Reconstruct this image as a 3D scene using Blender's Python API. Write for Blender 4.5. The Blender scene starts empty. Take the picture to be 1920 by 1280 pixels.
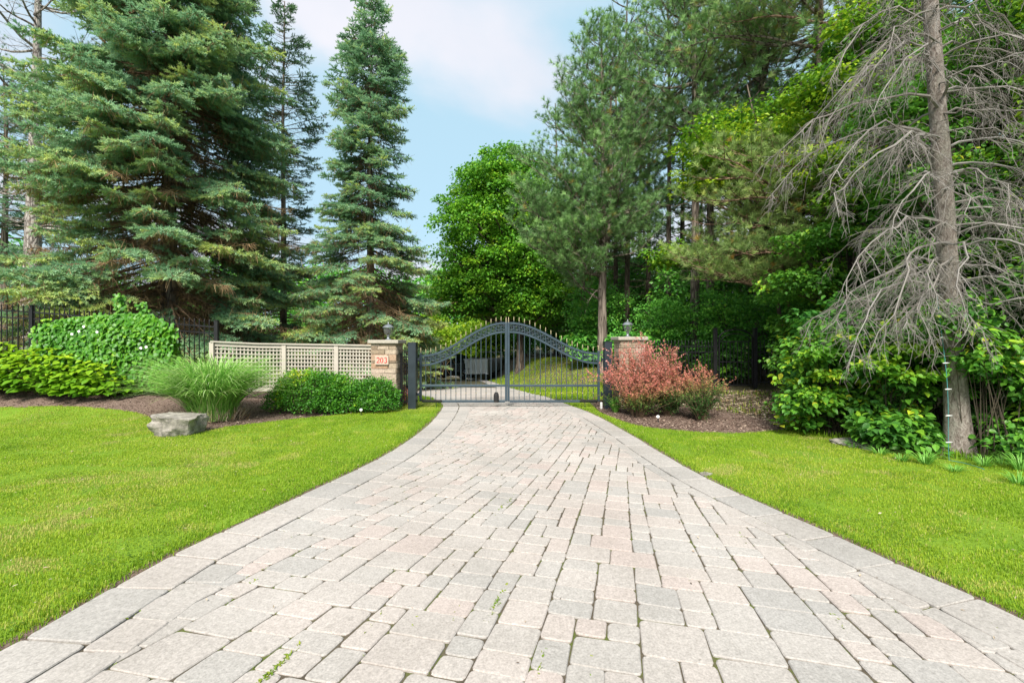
import bpy, math, random
import numpy as np
from mathutils import Vector, Matrix
from mathutils.geometry import delaunay_2d_cdt

SC = bpy.context.scene
COL = SC.collection
F, CAMH = 853.3, 1.6
UP = np.array([0.0, 0.0, 1.0])
R = math.radians


def px(u, v, Y):
    """world point seen at photo pixel (u, v) at distance Y"""
    return np.array([(u - 960) / F * Y, Y, CAMH - (v - 640) / F * Y])


def gp(u, v):
    Y = F * CAMH / (v - 640)
    return ((u - 960) / F * Y, Y)


def ss(a, b, x):
    t = np.clip((np.asarray(x, float) - a) / (b - a), 0, 1)
    return t * t * (3 - 2 * t)


def hgt(x, y):
    """terrain height"""
    x = np.asarray(x, float); y = np.asarray(y, float)
    slope = -0.055 * np.clip(y - 13, 0, 20)
    edge = 1.3 - 0.19 * (y - 12)
    bank = 0.5 * ss(13, 21, y) + 0.25 * ss(16, 24, y) * np.exp(-((x - 2.6) / 2.2) ** 2)
    m = ss(0.2, 3.6, x - edge) * ss(12, 14, y)
    h = slope * (1 - m) + bank * m
    h = h + 0.075 * np.clip(-x - 4, 0, 9) * ss(8.8, 11, y) * (1 - ss(20, 34, y))
    h = h + 0.25 * ss(8.8, 12.3, y) * ss(3.4, 5.6, x) * (1 - ss(14, 20, y))
    h = h + 0.05 * ss(6.5, 8.5, y) * ss(4.8, 6.5, x)
    return h


def hz(x, y):
    return float(hgt(x, y))


# ---------------------------------------------------------------- noise (value noise, vectorised)
_rn = np.random.RandomState(7)
_tab = _rn.rand(256, 256)


def vnoise(x, y, s=1.0, o=0):
    x = np.asarray(x, float) / s + o * 17.3; y = np.asarray(y, float) / s + o * 9.1
    xi = np.floor(x).astype(int); yi = np.floor(y).astype(int)
    fx = x - xi; fy = y - yi
    fx = fx * fx * (3 - 2 * fx); fy = fy * fy * (3 - 2 * fy)
    g = lambda a, b: _tab[a % 256, b % 256]
    return (g(xi, yi) * (1 - fx) + g(xi + 1, yi) * fx) * (1 - fy) + (g(xi, yi + 1) * (1 - fx) + g(xi + 1, yi + 1) * fx) * fy


# ---------------------------------------------------------------- objects
def raw_mesh(name, V, faces, tint=None, smooth=False):
    """faces: list of arrays (n,k) of vertex indices"""
    V = np.ascontiguousarray(V, dtype=np.float32)
    me = bpy.data.meshes.new(name)
    faces = [np.asarray(f, dtype=np.int32) for f in faces if len(f)]
    tot = np.concatenate([np.full(len(f), f.shape[1], np.int32) for f in faces])
    loops = np.concatenate([f.ravel() for f in faces])
    start = np.concatenate([[0], np.cumsum(tot)[:-1]]).astype(np.int32)
    me.vertices.add(len(V)); me.vertices.foreach_set('co', V.ravel())
    me.loops.add(len(loops)); me.loops.foreach_set('vertex_index', loops.astype(np.int32))
    me.polygons.add(len(tot)); me.polygons.foreach_set('loop_start', start)
    me.polygons.foreach_set('loop_total', tot)
    me.polygons.foreach_set('use_smooth', np.full(len(tot), bool(smooth)))
    if tint is not None:
        a = me.attributes.new('tint', 'FLOAT', 'POINT')
        a.data.foreach_set('value', np.ascontiguousarray(tint, dtype=np.float32))
    me.update(calc_edges=True)
    me.validate()
    return me


def link(name, me, mat=None, parent=None, loc=None, rotz=None):
    o = bpy.data.objects.new(name, me)
    COL.objects.link(o)
    if mat is not None and me is not None and not len(me.materials):
        me.materials.append(mat)
    if parent is not None:
        o.parent = parent
    if loc is not None:
        o.location = loc
    if rotz is not None:
        o.rotation_euler = (0, 0, rotz)
    return o


def tag(o, label=None, cat=None, group=None, kind=None):
    if label: o['label'] = label
    if cat: o['category'] = cat
    if group: o['group'] = group
    if kind: o['kind'] = kind
    return o


def thing(name, label, cat, loc=(0, 0, 0), rotz=0.0, group=None):
    o = bpy.data.objects.new(name, None)
    COL.objects.link(o)
    o.empty_display_size = 0.2
    o.location = tuple(float(v) for v in loc)
    o.rotation_euler = (0, 0, rotz)
    return tag(o, label, cat, group)


def dup(root, loc, rotz=None, scale=None, label=None, group=None):
    r = root.copy(); COL.objects.link(r)
    r.location = tuple(float(v) for v in loc)
    if rotz is not None: r.rotation_euler = (0, 0, rotz)
    if scale is not None: r.scale = (scale, scale, scale) if np.isscalar(scale) else scale
    if label: r['label'] = label
    if group: r['group'] = group
    for ch in list(root.children):
        c = ch.copy(); COL.objects.link(c); c.parent = r
        for g in list(ch.children):
            d = g.copy(); COL.objects.link(d); d.parent = c
    return r


class MB:
    """collects solids into one mesh"""
    def __init__(s):
        s.v = []; s.f = []; s.t = []; s.cur = 0.5

    def add(s, verts, faces):
        b = len(s.v)
        s.v += [tuple(map(float, p)) for p in verts]
        s.t += [s.cur] * len(verts)
        s.f += [tuple(b + i for i in f) for f in faces]

    def box(s, c, d, rz=0.0, mtx=None, taper=1.0):
        x, y, z = d[0] / 2, d[1] / 2, d[2] / 2
        vs = [(-x, -y, -z), (x, -y, -z), (x, y, -z), (-x, y, -z),
              (-x * taper, -y * taper, z), (x * taper, -y * taper, z), (x * taper, y * taper, z), (-x * taper, y * taper, z)]
        M = mtx if mtx is not None else Matrix.Rotation(rz, 3, 'Z')
        vs = [M @ Vector(p) + Vector(c) for p in vs]
        s.add(vs, [(0, 3, 2, 1), (4, 5, 6, 7), (0, 1, 5, 4), (1, 2, 6, 5), (2, 3, 7, 6), (3, 0, 4, 7)])

    def bar(s, a, b, w, h=None):
        """box bar between two points"""
        a = Vector(a); b = Vector(b); d = b - a
        h = h or w
        up = Vector((0, 0, 1)) if abs(d.normalized().z) < .98 else Vector((0, 1, 0))
        x = d.normalized().cross(up).normalized(); z = x.cross(d.normalized())
        vs = []
        for p in (a, b):
            for sx, sz in ((-1, -1), (1, -1), (1, 1), (-1, 1)):
                vs.append(p + x * (sx * w / 2) + z * (sz * h / 2))
        s.add(vs, [(0, 1, 2, 3), (7, 6, 5, 4), (0, 4, 5, 1), (1, 5, 6, 2), (2, 6, 7, 3), (3, 7, 4, 0)])

    def tube(s, pts, r, n=8, cap=True, closed=False):
        pts = [Vector(p) for p in pts]
        k = len(pts)
        rr = [r] * k if np.isscalar(r) else list(r)
        ref = None; vs = []
        for i, p in enumerate(pts):
            if closed:
                t = (pts[(i + 1) % k] - pts[i - 1]).normalized()
            else:
                t = (pts[min(i + 1, k - 1)] - pts[max(i - 1, 0)]).normalized()
            if ref is None:
                ref = Vector((0, 0, 1)) if abs(t.z) < .9 else Vector((1, 0, 0))
            x = t.cross(ref).normalized(); y = x.cross(t).normalized(); ref = y
            for j in range(n):
                a = 2 * math.pi * j / n
                vs.append(p + x * (math.cos(a) * rr[i]) + y * (math.sin(a) * rr[i]))
        fs = []
        for i in range(k if closed else k - 1):
            for j in range(n):
                a = i * n + j; b = i * n + (j + 1) % n
                i2 = (i + 1) % k
                fs.append((b, a, i2 * n + j, i2 * n + (j + 1) % n))
        if cap and not closed:
            fs.append(tuple(range(n))); fs.append(tuple(reversed(range((k - 1) * n, k * n))))
        s.add(vs, fs)

    def lathe(s, prof, n=16, c=(0, 0, 0)):
        vs = []; fs = []
        k = len(prof)
        for r, z in prof:
            for j in range(n):
                a = 2 * math.pi * j / n
                vs.append((c[0] + r * math.cos(a), c[1] + r * math.sin(a), c[2] + z))
        for i in range(k - 1):
            for j in range(n):
                a = i * n + j; b = i * n + (j + 1) % n
                fs.append((a, b, b + n, a + n))
        fs.append(tuple(reversed(range(n)))); fs.append(tuple(range((k - 1) * n, k * n)))
        s.add(vs, fs)

    def prism(s, poly, thick, M=None):
        """polygon (x,z) extruded along y, centred"""
        n = len(poly)
        vs = [(p[0], -thick / 2, p[1]) for p in poly] + [(p[0], thick / 2, p[1]) for p in poly]
        if M is not None: vs = [M @ Vector(v) for v in vs]
        fs = [tuple(range(n)), tuple(reversed(range(n, 2 * n)))]
        for i in range(n):
            j = (i + 1) % n
            fs.append((j, i, n + i, n + j))
        s.add(vs, fs)

    def build(s, name, mat, parent=None, smooth=False, bevel=0.0, seg=2, loc=None):
        me = bpy.data.meshes.new(name)
        me.from_pydata(s.v, [], s.f)
        a = me.attributes.new('tint', 'FLOAT', 'POINT')
        a.data.foreach_set('value', np.array(s.t, np.float32))
        if smooth:
            me.polygons.foreach_set('use_smooth', [True] * len(me.polygons))
        me.update()
        o = link(name, me, mat, parent, loc)
        if smooth == 'auto':
            me.set_sharp_from_angle(angle=R(40))
        if bevel:
            b = o.modifiers.new('bevel', 'BEVEL'); b.width = bevel; b.segments = seg; b.limit_method = 'ANGLE'
            b.harden_normals = False
        return o


# ---------------------------------------------------------------- vectorised scatter helpers
def nrm(a):
    return a / np.maximum(np.linalg.norm(a, axis=-1, keepdims=True), 1e-9)


def scatter(tv, tf, pos, d, n, sx, sy=None):
    """copies template (x across, y along d, z along n) -> V, F"""
    tv = np.asarray(tv, float); tf = np.asarray(tf, int)
    N = len(pos)
    y = nrm(d); x = nrm(np.cross(y, n)); z = np.cross(x, y)
    sx = np.broadcast_to(np.asarray(sx, float), (N,)); sy = sx if sy is None else np.broadcast_to(np.asarray(sy, float), (N,))
    V = (pos[:, None, :] + tv[None, :, 0, None] * (x * sx[:, None])[:, None, :]
         + tv[None, :, 1, None] * (y * sy[:, None])[:, None, :] + tv[None, :, 2, None] * (z * sx[:, None])[:, None, :])
    Fc = tf[None] + (np.arange(N) * len(tv))[:, None, None]
    return V.reshape(-1, 3), Fc.reshape(-1, tf.shape[1])


def tubes(Pn, Rn, n=4):
    """Pn (N,k,3) polylines, Rn (N,k) radii -> V, F"""
    N, k, _ = Pn.shape
    T = np.empty_like(Pn)
    T[:, 1:-1] = Pn[:, 2:] - Pn[:, :-2]; T[:, 0] = Pn[:, 1] - Pn[:, 0]; T[:, -1] = Pn[:, -1] - Pn[:, -2]
    T = nrm(T)
    ref = np.where(np.abs(T[:, :1, 2:3]) < .8, UP, np.array([1.0, 0, 0]))
    ref = np.broadcast_to(ref, T.shape)
    x = nrm(np.cross(T, ref)); y = np.cross(x, T)
    a = np.arange(n) * 2 * np.pi / n
    V = Pn[:, :, None, :] + Rn[:, :, None, None] * (x[:, :, None, :] * np.cos(a)[None, None, :, None] + y[:, :, None, :] * np.sin(a)[None, None, :, None])
    i = np.arange(k - 1)[:, None]; j = np.arange(n)[None]
    f = np.stack([i * n + (j + 1) % n, i * n + j, (i + 1) * n + j, (i + 1) * n + (j + 1) % n], -1).reshape(-1, 4)
    Fc = f[None] + (np.arange(N) * k * n)[:, None, None]
    return V.reshape(-1, 3), Fc.reshape(-1, 4)


class Bag:
    """collects V/F/tint chunks"""
    def __init__(s):
        s.V = []; s.F = []; s.T = []; s.n = 0

    def add(s, V, Fc, tint=0.5):
        s.V.append(V); s.F.append(np.asarray(Fc) + s.n)
        s.T.append(np.broadcast_to(np.asarray(tint, float), (len(V),))); s.n += len(V)

    def leaves(s, tpl, pos, d, n, sx, sy=None, tint=0.5):
        V, Fc = scatter(tpl[0], tpl[1], pos, d, n, sx, sy)
        t = np.repeat(np.broadcast_to(np.asarray(tint, float), (len(pos),)), len(tpl[0]))
        s.add(V, Fc, t)

    def tubes(s, Pn, Rn, n=4, tint=0.5):
        V, Fc = tubes(Pn, Rn, n)
        t = np.repeat(np.broadcast_to(np.asarray(tint, float), (len(Pn),)), Pn.shape[1] * n)
        s.add(V, Fc, t)

    def mesh(s, name, smooth=False):
        by = {}
        for f in s.F: by.setdefault(f.shape[1], []).append(f)
        return raw_mesh(name, np.concatenate(s.V), [np.concatenate(v) for v in by.values()], np.concatenate(s.T), smooth)

    def build(s, name, mat, parent=None, smooth=False, loc=None):
        return link(name, s.mesh(name, smooth), mat, parent, loc)


LEAF = (np.array([(0, 0, 0), (-.36, .42, .10), (0, 1, -.08), (.36, .42, .10)]), np.array([(0, 2, 1), (0, 3, 2)]))
BIGLEAF = (np.array([(0, 0, 0), (-.40, .22, .07), (-.44, .48, .08), (-.26, .78, .02), (0, 1.05, -.14), (.26, .78, .02), (.44, .48, .08), (.40, .22, .07),
                     (0, .3, -.02), (0, .65, -.05)]),
           np.array([(0, 8, 1, 1), (1, 8, 9, 2), (2, 9, 3, 3), (3, 9, 4, 4), (0, 7, 8, 8), (7, 6, 9, 8), (6, 5, 9, 9), (5, 4, 9, 9)]))
_bf3 = np.array([(0, 8, 1), (1, 8, 2), (2, 8, 9), (2, 9, 3), (3, 9, 4), (0, 7, 8), (7, 6, 8), (6, 9, 8), (6, 5, 9), (5, 4, 9)])
BIGLEAF = (BIGLEAF[0], _bf3)


def _needles(seed, n, spread0, spread1, y0, y1, ln, wd, axis=True):
    r = np.random.RandomState(seed)
    vs = []; fs = []
    for i in range(n):
        a = 2 * math.pi * (i * 0.618 + r.rand() * .1)
        th = spread0 + (spread1 - spread0) * r.rand()
        yb = y0 + (y1 - y0) * (i + r.rand() * .5) / n
        d = np.array([math.sin(th) * math.cos(a), math.cos(th), math.sin(th) * math.sin(a)])
        side = nrm(np.cross(d, np.array([.3, .2, .9])))
        L = ln * (.8 + .4 * r.rand())
        b = np.array([0, yb, 0])
        k = len(vs)
        vs += [b - side * wd * .5, b + side * wd * .5, b + d * L]
        fs.append((k, k + 1, k + 2))
    if axis:
        k = len(vs)
        vs += [np.array([-wd * .6, 0, 0]), np.array([wd * .6, 0, 0]), np.array([0, 1.05, 0])]
        fs.append((k, k + 1, k + 2))
    return np.array(vs), np.array(fs)


SPRIG = [_needles(s, 14, R(30), R(64), 0.0, .92, .32, .15) for s in range(3)]
TUFT = [_needles(10 + s, 26, R(8), R(80), -.3, .25, .95, .085, False) for s in range(3)]


def dense(poly, step):
    out = []
    n = len(poly)
    for i in range(n):
        a = np.array(poly[i], float); b = np.array(poly[(i + 1) % n], float)
        k = max(1, int(np.linalg.norm(b - a) / step))
        for j in range(k):
            out.append(a + (b - a) * j / k)
    return out


def smooth_line(pts, n=8):
    """Catmull-Rom through open polyline"""
    P = [np.array(p, float) for p in pts]
    P = [2 * P[0] - P[1]] + P + [2 * P[-1] - P[-2]]
    out = []
    for i in range(1, len(P) - 2):
        for j in range(n):
            t = j / n
            a, b, c, d = P[i - 1:i + 3]
            out.append(.5 * ((2 * b) + (-a + c) * t + (2 * a - 5 * b + 4 * c - d) * t * t + (-a + 3 * b - 3 * c + d) * t ** 3))
    out.append(P[-2])
    return np.array(out)


def inside(poly, x, y):
    poly = np.asarray(poly, float)
    c = np.zeros(x.shape, bool)
    j = len(poly) - 1
    for i in range(len(poly)):
        xi, yi = poly[i]; xj, yj = poly[j]
        if yi != yj:
            m = ((yi > y) != (yj > y)) & (x < (xj - xi) * (y - yi) / (yj - yi) + xi)
            c ^= m
        j = i
    return c


def sheet(name, poly, step, z, mat, jitter=0.0, seed=1):
    """a ground sheet with the polygon's outline that follows the terrain"""
    poly = dense(poly, step)
    P = np.array(poly)
    rng = np.random.RandomState(seed)
    x0, y0 = P.min(0); x1, y1 = P.max(0)
    gx, gy = np.meshgrid(np.arange(x0 + step * .5, x1, step), np.arange(y0 + step * .5, y1, step))
    gx = gx.ravel() + rng.uniform(-.2, .2, gx.size) * step; gy = gy.ravel() + rng.uniform(-.2, .2, gy.size) * step
    m = inside(P, gx, gy)
    pts = [Vector((float(a), float(b))) for a, b in P] + [Vector((float(a), float(b))) for a, b in zip(gx[m], gy[m])]
    n = len(P)
    v, e, f, *_ = delaunay_2d_cdt(pts, [], [list(range(n))], 1, 1e-4)
    V = np.array([(p.x, p.y, 0) for p in v])
    V[:, 2] = hgt(V[:, 0], V[:, 1]) + z
    if jitter:
        V[:, 2] += (vnoise(V[:, 0], V[:, 1], .35) + .6 * vnoise(V[:, 0], V[:, 1], .12, 3) - .8) * jitter
    me = raw_mesh(name, V, [np.array(f)], None, True)
    return tag(link(name, me, mat), kind='structure')
# ---------------------------------------------------------------- materials
def nt(name):
    m = bpy.data.materials.new(name); m.use_nodes = True
    t = m.node_tree; t.nodes.clear()
    out = t.nodes.new('ShaderNodeOutputMaterial')
    return m, t, out


def N(t, kind, **kw):
    n = t.nodes.new(kind)
    for k, v in kw.items():
        if k in n.inputs: n.inputs[k].default_value = v
        else: setattr(n, k, v)
    return n


def ramp(t, fac, cols):
    r = t.nodes.new('ShaderNodeValToRGB')
    e = r.color_ramp.elements
    pos = [c[0] for c in cols]
    while len(e) < len(cols): e.new(.5)
    for i, (p, c) in enumerate(cols):
        e[i].position = p; e[i].color = (*c, 1)
    t.links.new(fac, r.inputs['Fac'])
    return r.outputs['Color']


def noise(t, scale, detail=4, rough=.55, vec=None, dist=0.0):
    n = N(t, 'ShaderNodeTexNoise'); n.inputs['Scale'].default_value = scale
    n.inputs['Detail'].default_value = detail; n.inputs['Roughness'].default_value = rough; n.inputs['Distortion'].default_value = dist
    if vec is not None: t.links.new(vec, n.inputs['Vector'])
    return n.outputs['Fac']


def mixc(t, fac, a, b, mode='MIX'):
    m = t.nodes.new('ShaderNodeMix'); m.data_type = 'RGBA'; m.blend_type = mode
    for sock, v in ((m.inputs[0], fac), (m.inputs[6], a), (m.inputs[7], b)):
        if hasattr(v, 'is_output'): t.links.new(v, sock)
        elif isinstance(v, tuple): sock.default_value = (*v, 1)
        else: sock.default_value = v
    return m.outputs[2]


def math_(t, op, a, b=0.0, clamp=False):
    m = t.nodes.new('ShaderNodeMath'); m.operation = op; m.use_clamp = clamp
    for sock, v in ((m.inputs[0], a), (m.inputs[1], b)):
        if hasattr(v, 'is_output'): t.links.new(v, sock)
        else: sock.default_value = v
    return m.outputs[0]


def coords(t, kind='Object', scale=None):
    c = N(t, 'ShaderNodeTexCoord').outputs[kind]
    if scale is not None:
        mp = N(t, 'ShaderNodeMapping'); mp.inputs['Scale'].default_value = scale
        t.links.new(c, mp.inputs['Vector']); c = mp.outputs['Vector']
    return c


def bump(t, h, strength, dist):
    b = N(t, 'ShaderNodeBump'); b.inputs['Strength'].default_value = strength; b.inputs['Distance'].default_value = dist
    t.links.new(h, b.inputs['Height'])
    return b.outputs['Normal']


def finish(t, out, col, rough=.8, metal=0.0, normal=None, spec=.3, translucent=0.0, tcol=None):
    p = N(t, 'ShaderNodeBsdfPrincipled')
    if isinstance(col, tuple): p.inputs['Base Color'].default_value = (*col, 1)
    else: t.links.new(col, p.inputs['Base Color'])
    if hasattr(rough, 'is_output'): t.links.new(rough, p.inputs['Roughness'])
    else: p.inputs['Roughness'].default_value = rough
    p.inputs['Metallic'].default_value = metal
    p.inputs['Specular IOR Level'].default_value = spec
    if normal is not None: t.links.new(normal, p.inputs['Normal'])
    sh = p.outputs[0]
    if translucent:
        tr = N(t, 'ShaderNodeBsdfTranslucent')
        if tcol is None: tcol = col
        if isinstance(tcol, tuple): tr.inputs['Color'].default_value = (*tcol, 1)
        else: t.links.new(tcol, tr.inputs['Color'])
        mx = N(t, 'ShaderNodeMixShader'); mx.inputs[0].default_value = translucent
        t.links.new(sh, mx.inputs[1]); t.links.new(tr.outputs[0], mx.inputs[2]); sh = mx.outputs[0]
    t.links.new(sh, out.inputs['Surface'])
    return p


def attr(t, name='tint'):
    return N(t, 'ShaderNodeAttribute', attribute_name=name).outputs['Fac']


def leafmat(name, cols, rough=.55, tr=.3, spec=.25):
    m, t, out = nt(name)
    c = ramp(t, attr(t), cols)
    finish(t, out, c, rough, spec=spec, translucent=tr)
    return m


def plain(name, col, rough=.5, metal=0.0, var=.12, scale=6.0, spec=.4, bmp=0.0):
    m, t, out = nt(name)
    n = noise(t, scale, 5, .6, coords(t))
    dark = tuple(c * (1 - var) for c in col); light = tuple(min(1, c * (1 + var)) for c in col)
    c = ramp(t, n, [(.3, dark), (.7, light)])
    nm = bump(t, noise(t, scale * 12, 3, .6, coords(t)), bmp, .01) if bmp else None
    r = math_(t, 'ADD', math_(t, 'MULTIPLY', n, .2), rough - .1)
    finish(t, out, c, r, metal, nm, spec)
    return m


def barkmat(name, dark, light, sc=7.0, stretch=.22, lich=None):
    m, t, out = nt(name)
    v = coords(t, 'Object', (1, 1, stretch))
    vo = N(t, 'ShaderNodeTexVoronoi', feature='DISTANCE_TO_EDGE'); vo.inputs['Scale'].default_value = sc
    n = noise(t, sc * .8, 6, .65, v)
    mx = mixc(t, .35, v, N(t, 'ShaderNodeTexNoise').outputs['Color'])
    t.links.new(mx, vo.inputs['Vector'])
    crack = math_(t, 'MULTIPLY', vo.outputs['Distance'], 5.0, True)
    f = math_(t, 'MULTIPLY', crack, math_(t, 'ADD', n, .25))
    c = ramp(t, f, [(.05, dark), (.55, light), (1, tuple(min(1, q * 1.25) for q in light))])
    if lich:
        ln = noise(t, 2.2, 5, .7, coords(t))
        c = mixc(t, math_(t, 'MULTIPLY', math_(t, 'SUBTRACT', ln, .52, True), 5.0, True), c, lich)
    finish(t, out, c, .9, 0, bump(t, f, .8, .03), .15)
    return m


def stonemat(name, cols, sc=14, bmp=.5, speck=.3):
    m, t, out = nt(name)
    c = ramp(t, attr(t), cols)
    v = coords(t)
    n = noise(t, sc, 7, .65, v)
    c = mixc(t, speck, c, ramp(t, n, [(.3, (.10, .085, .07)), (.7, (.75, .70, .64))]), 'OVERLAY')
    finish(t, out, c, .88, 0, bump(t, n, bmp, .02), .2)
    return m


M = {}
# pavers: one colour per stone, fine aggregate speckle, stains
m, t, out = nt('paver_stone')
c = ramp(t, attr(t), [(0, (.284, .278, .273)), (.25, (.318, .306, .294)), (.45, (.348, .328, .312)), (.65, (.364, .332, .313)), (.82, (.376, .326, .307)), (1, (.382, .365, .345))])
v = coords(t)
fine = noise(t, 75, 4, .75, v); mid = noise(t, 26, 5, .6, v); big = noise(t, .9, 5, .6, v)
c = mixc(t, .42, c, ramp(t, fine, [(.28, (.16, .15, .14)), (.5, (.5, .5, .5)), (.74, (.88, .86, .84))]), 'OVERLAY')
c = mixc(t, .30, c, ramp(t, mid, [(.3, (.3, .29, .27)), (.7, (.68, .67, .66))]), 'OVERLAY')
c = mixc(t, .42, c, ramp(t, big, [(.3, (.33, .32, .30)), (.65, (.62, .61, .60))]), 'OVERLAY')
sp = noise(t, 11, 2, .5, v, .6)
c = mixc(t, ramp(t, sp, [(.70, (0, 0, 0)), (.80, (.45, .45, .45))]), c, (.17, .155, .135))
finish(t, out, c, .92, 0, bump(t, mixc(t, .5, fine, mid), .45, .007), .15)
M['paver'] = m
m, t, out = nt('joint_sand')
v = coords(t)
c = ramp(t, noise(t, 3.5, 6, .7, v), [(.30, (.05, .042, .032)), (.50, (.10, .083, .06)), (.60, (.085, .105, .025))])
finish(t, out, c, .95, 0, bump(t, noise(t, 60, 4, .6, v), .6, .01), .1)
M['joint'] = m
# soils
m, t, out = nt('lawn_soil')
v = coords(t)
c = ramp(t, noise(t, 1.6, 6, .65, v), [(.3, (.10, .19, .016)), (.6, (.15, .245, .022)), (.75, (.20, .245, .04))])
finish(t, out, c, .95, 0, bump(t, noise(t, 40, 4, .6, v), .8, .02), .1)
M['lawn'] = m
m, t, out = nt('bark_mulch')
v = coords(t)
n1 = noise(t, 38, 5, .7, v); n2 = noise(t, 2.2, 4, .6, v)
c = ramp(t, n1, [(.28, (.055, .036, .028)), (.5, (.17, .12, .096)), (.72, (.33, .26, .215))])
c = mixc(t, math_(t, 'MULTIPLY', n2, .5), c, (.22, .155, .125))
finish(t, out, c, .95, 0, bump(t, n1, 1.0, .03), .1)
M['mulch'] = m
m, t, out = nt('woodland_soil')
v = coords(t)
n1 = noise(t, 22, 6, .7, v); n2 = noise(t, .55, 5, .6, v)
c = ramp(t, n1, [(.28, (.050, .040, .026)), (.5, (.13, .105, .070)), (.72, (.26, .215, .16))])
c = mixc(t, ramp(t, n2, [(.50, (0, 0, 0)), (.66, (.55, .55, .55))]), c, (.075, .105, .025))
finish(t, out, c, .95, 0, bump(t, n1, 1.0, .04), .1)
M['soil'] = m
M['banksoil'] = m

# grass blades
M['grass'] = leafmat('grass_blades', [(0, (.12, .25, .016)), (.3, (.205, .35, .021)), (.55, (.285, .415, .028)), (.78, (.37, .46, .045)), (1, (.48, .455, .15))], .5, .4, .2)
M['weed'] = leafmat('weed_leaves', [(0, (.05, .12, .012)), (.5, (.13, .22, .02)), (1, (.26, .30, .03))], .5, .3)
# conifers
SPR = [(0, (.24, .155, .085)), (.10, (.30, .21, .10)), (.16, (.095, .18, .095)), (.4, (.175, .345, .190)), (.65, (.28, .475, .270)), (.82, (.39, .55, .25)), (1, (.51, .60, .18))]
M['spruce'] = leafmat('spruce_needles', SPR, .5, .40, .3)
M['spruce_olive'] = leafmat('spruce_needles_olive', [(0, (0.156, 0.112, 0.052)), (.15, (0.221, 0.182, 0.065)), (.3, (0.078, 0.133, 0.039)), (.6, (0.143, 0.231, 0.078)), (.85, (0.247, 0.322, 0.111)), (1, (0.325, 0.364, 0.117))], .5, .2, .3)
M['spruce_dark'] = leafmat('spruce_needles_dark', [(0, (0.161, 0.130, 0.066)), (.2, (0.070, 0.143, 0.070)), (.6, (0.143, 0.272, 0.136)), (1, (0.276, 0.415, 0.187))], .5, .15, .3)
M['pine'] = leafmat('pine_needles', [(0, (0.393, 0.281, 0.069)), (.08, (0.246, 0.266, 0.069)), (.18, (0.097, 0.205, 0.069)), (.5, (0.192, 0.360, 0.115)), (.8, (0.306, 0.514, 0.158)), (1, (0.491, 0.620, 0.197))], .45, .2, .35)
M['pine_light'] = leafmat('pine_needles_pale', [(0, (0.436, 0.281, 0.066)), (.1, (0.254, 0.259, 0.066)), (.2, (0.128, 0.206, 0.059)), (.5, (0.228, 0.345, 0.103)), (.8, (0.363, 0.486, 0.141)), (1, (0.527, 0.604, 0.166))], .45, .25, .35)
M['pine_blue'] = leafmat('pine_needles_bluish', [(0, (0.315, 0.238, 0.094)), (.1, (0.113, 0.172, 0.083)), (.4, (0.113, 0.238, 0.129)), (.75, (0.202, 0.369, 0.200)), (1, (0.315, 0.501, 0.235))], .45, .2, .35)
M['dead_twig'] = leafmat('dead_spruce_twigs', [(0, (.17, .105, .060)), (.5, (.33, .215, .115)), (1, (.48, .34, .19))], .9, .15, .1)
M['grey_twig'] = leafmat('bare_grey_twigs', [(0, (0.098, 0.086, 0.075)), (.5, (0.186, 0.170, 0.152)), (1, (0.291, 0.276, 0.262))], .9, 0, .1)
# broadleaf
M['maple'] = leafmat('maple_leaves', [(0, (0.031, 0.122, 0.017)), (.35, (0.077, 0.252, 0.023)), (.65, (0.145, 0.373, 0.026)), (.88, (0.273, 0.522, 0.029)), (1, (0.444, 0.620, 0.041))], .45, .35, .3)
M['lime'] = leafmat('young_maple_leaves', [(0, (0.032, 0.120, 0.014)), (.35, (0.094, 0.245, 0.018)), (.65, (0.200, 0.379, 0.020)), (1, (0.429, 0.562, 0.029))], .45, .4, .3)
M['underst'] = leafmat('understory_leaves', [(0, (0.043, 0.169, 0.036)), (.4, (0.099, 0.338, 0.051)), (.75, (0.216, 0.553, 0.062)), (1, (0.461, 0.620, 0.062))], .42, .3, .35)
M['shrub'] = leafmat('shrub_leaves', [(0, (0.031, 0.111, 0.023)), (.4, (0.073, 0.230, 0.029)), (.72, (0.145, 0.360, 0.033)), (.9, (0.376, 0.564, 0.033)), (1, (0.620, 0.620, 0.050))], .42, .3, .35)
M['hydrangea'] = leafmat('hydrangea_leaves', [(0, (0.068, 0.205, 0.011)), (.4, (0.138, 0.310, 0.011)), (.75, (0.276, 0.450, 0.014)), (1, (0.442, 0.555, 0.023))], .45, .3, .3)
M['vine'] = leafmat('vine_leaves', [(0, (0.034, 0.149, 0.015)), (.45, (0.076, 0.258, 0.018)), (.8, (0.159, 0.374, 0.020)), (1, (0.300, 0.484, 0.022))], .42, .3, .35)
M['hedge'] = leafmat('hedge_leaves', [(0, (0.025, 0.108, 0.013)), (.4, (0.061, 0.226, 0.021)), (.75, (0.136, 0.352, 0.023)), (.9, (0.359, 0.565, 0.026)), (1, (0.620, 0.620, 0.033))], .4, .25, .4)
M['reed'] = leafmat('tall_grass_blades', [(0, (0.122, 0.301, 0.044)), (.4, (0.210, 0.478, 0.073)), (.75, (0.388, 0.612, 0.161)), (.92, (0.527, 0.612, 0.349)), (1, (0.527, 0.612, 0.234))], .45, .3, .3)
M['barberry'] = leafmat('barberry_leaves', [(0, (.034, .11, .020)), (.24, (.09, .21, .035)), (.40, (.30, .27, .08)), (.52, (.58, .24, .15)), (.75, (.64, .22, .18)), (.9, (.66, .26, .24)), (1, (.72, .42, .36))], .5, .3, .25)
M['white_flower'] = plain('white_petals', (.85, .85, .82), .6)
M['stem'] = plain('brown_stems', (.15, .10, .06), .85)
M['shrub_stem'] = plain('dark_shrub_stems', (.065, .05, .035), .85)
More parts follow.
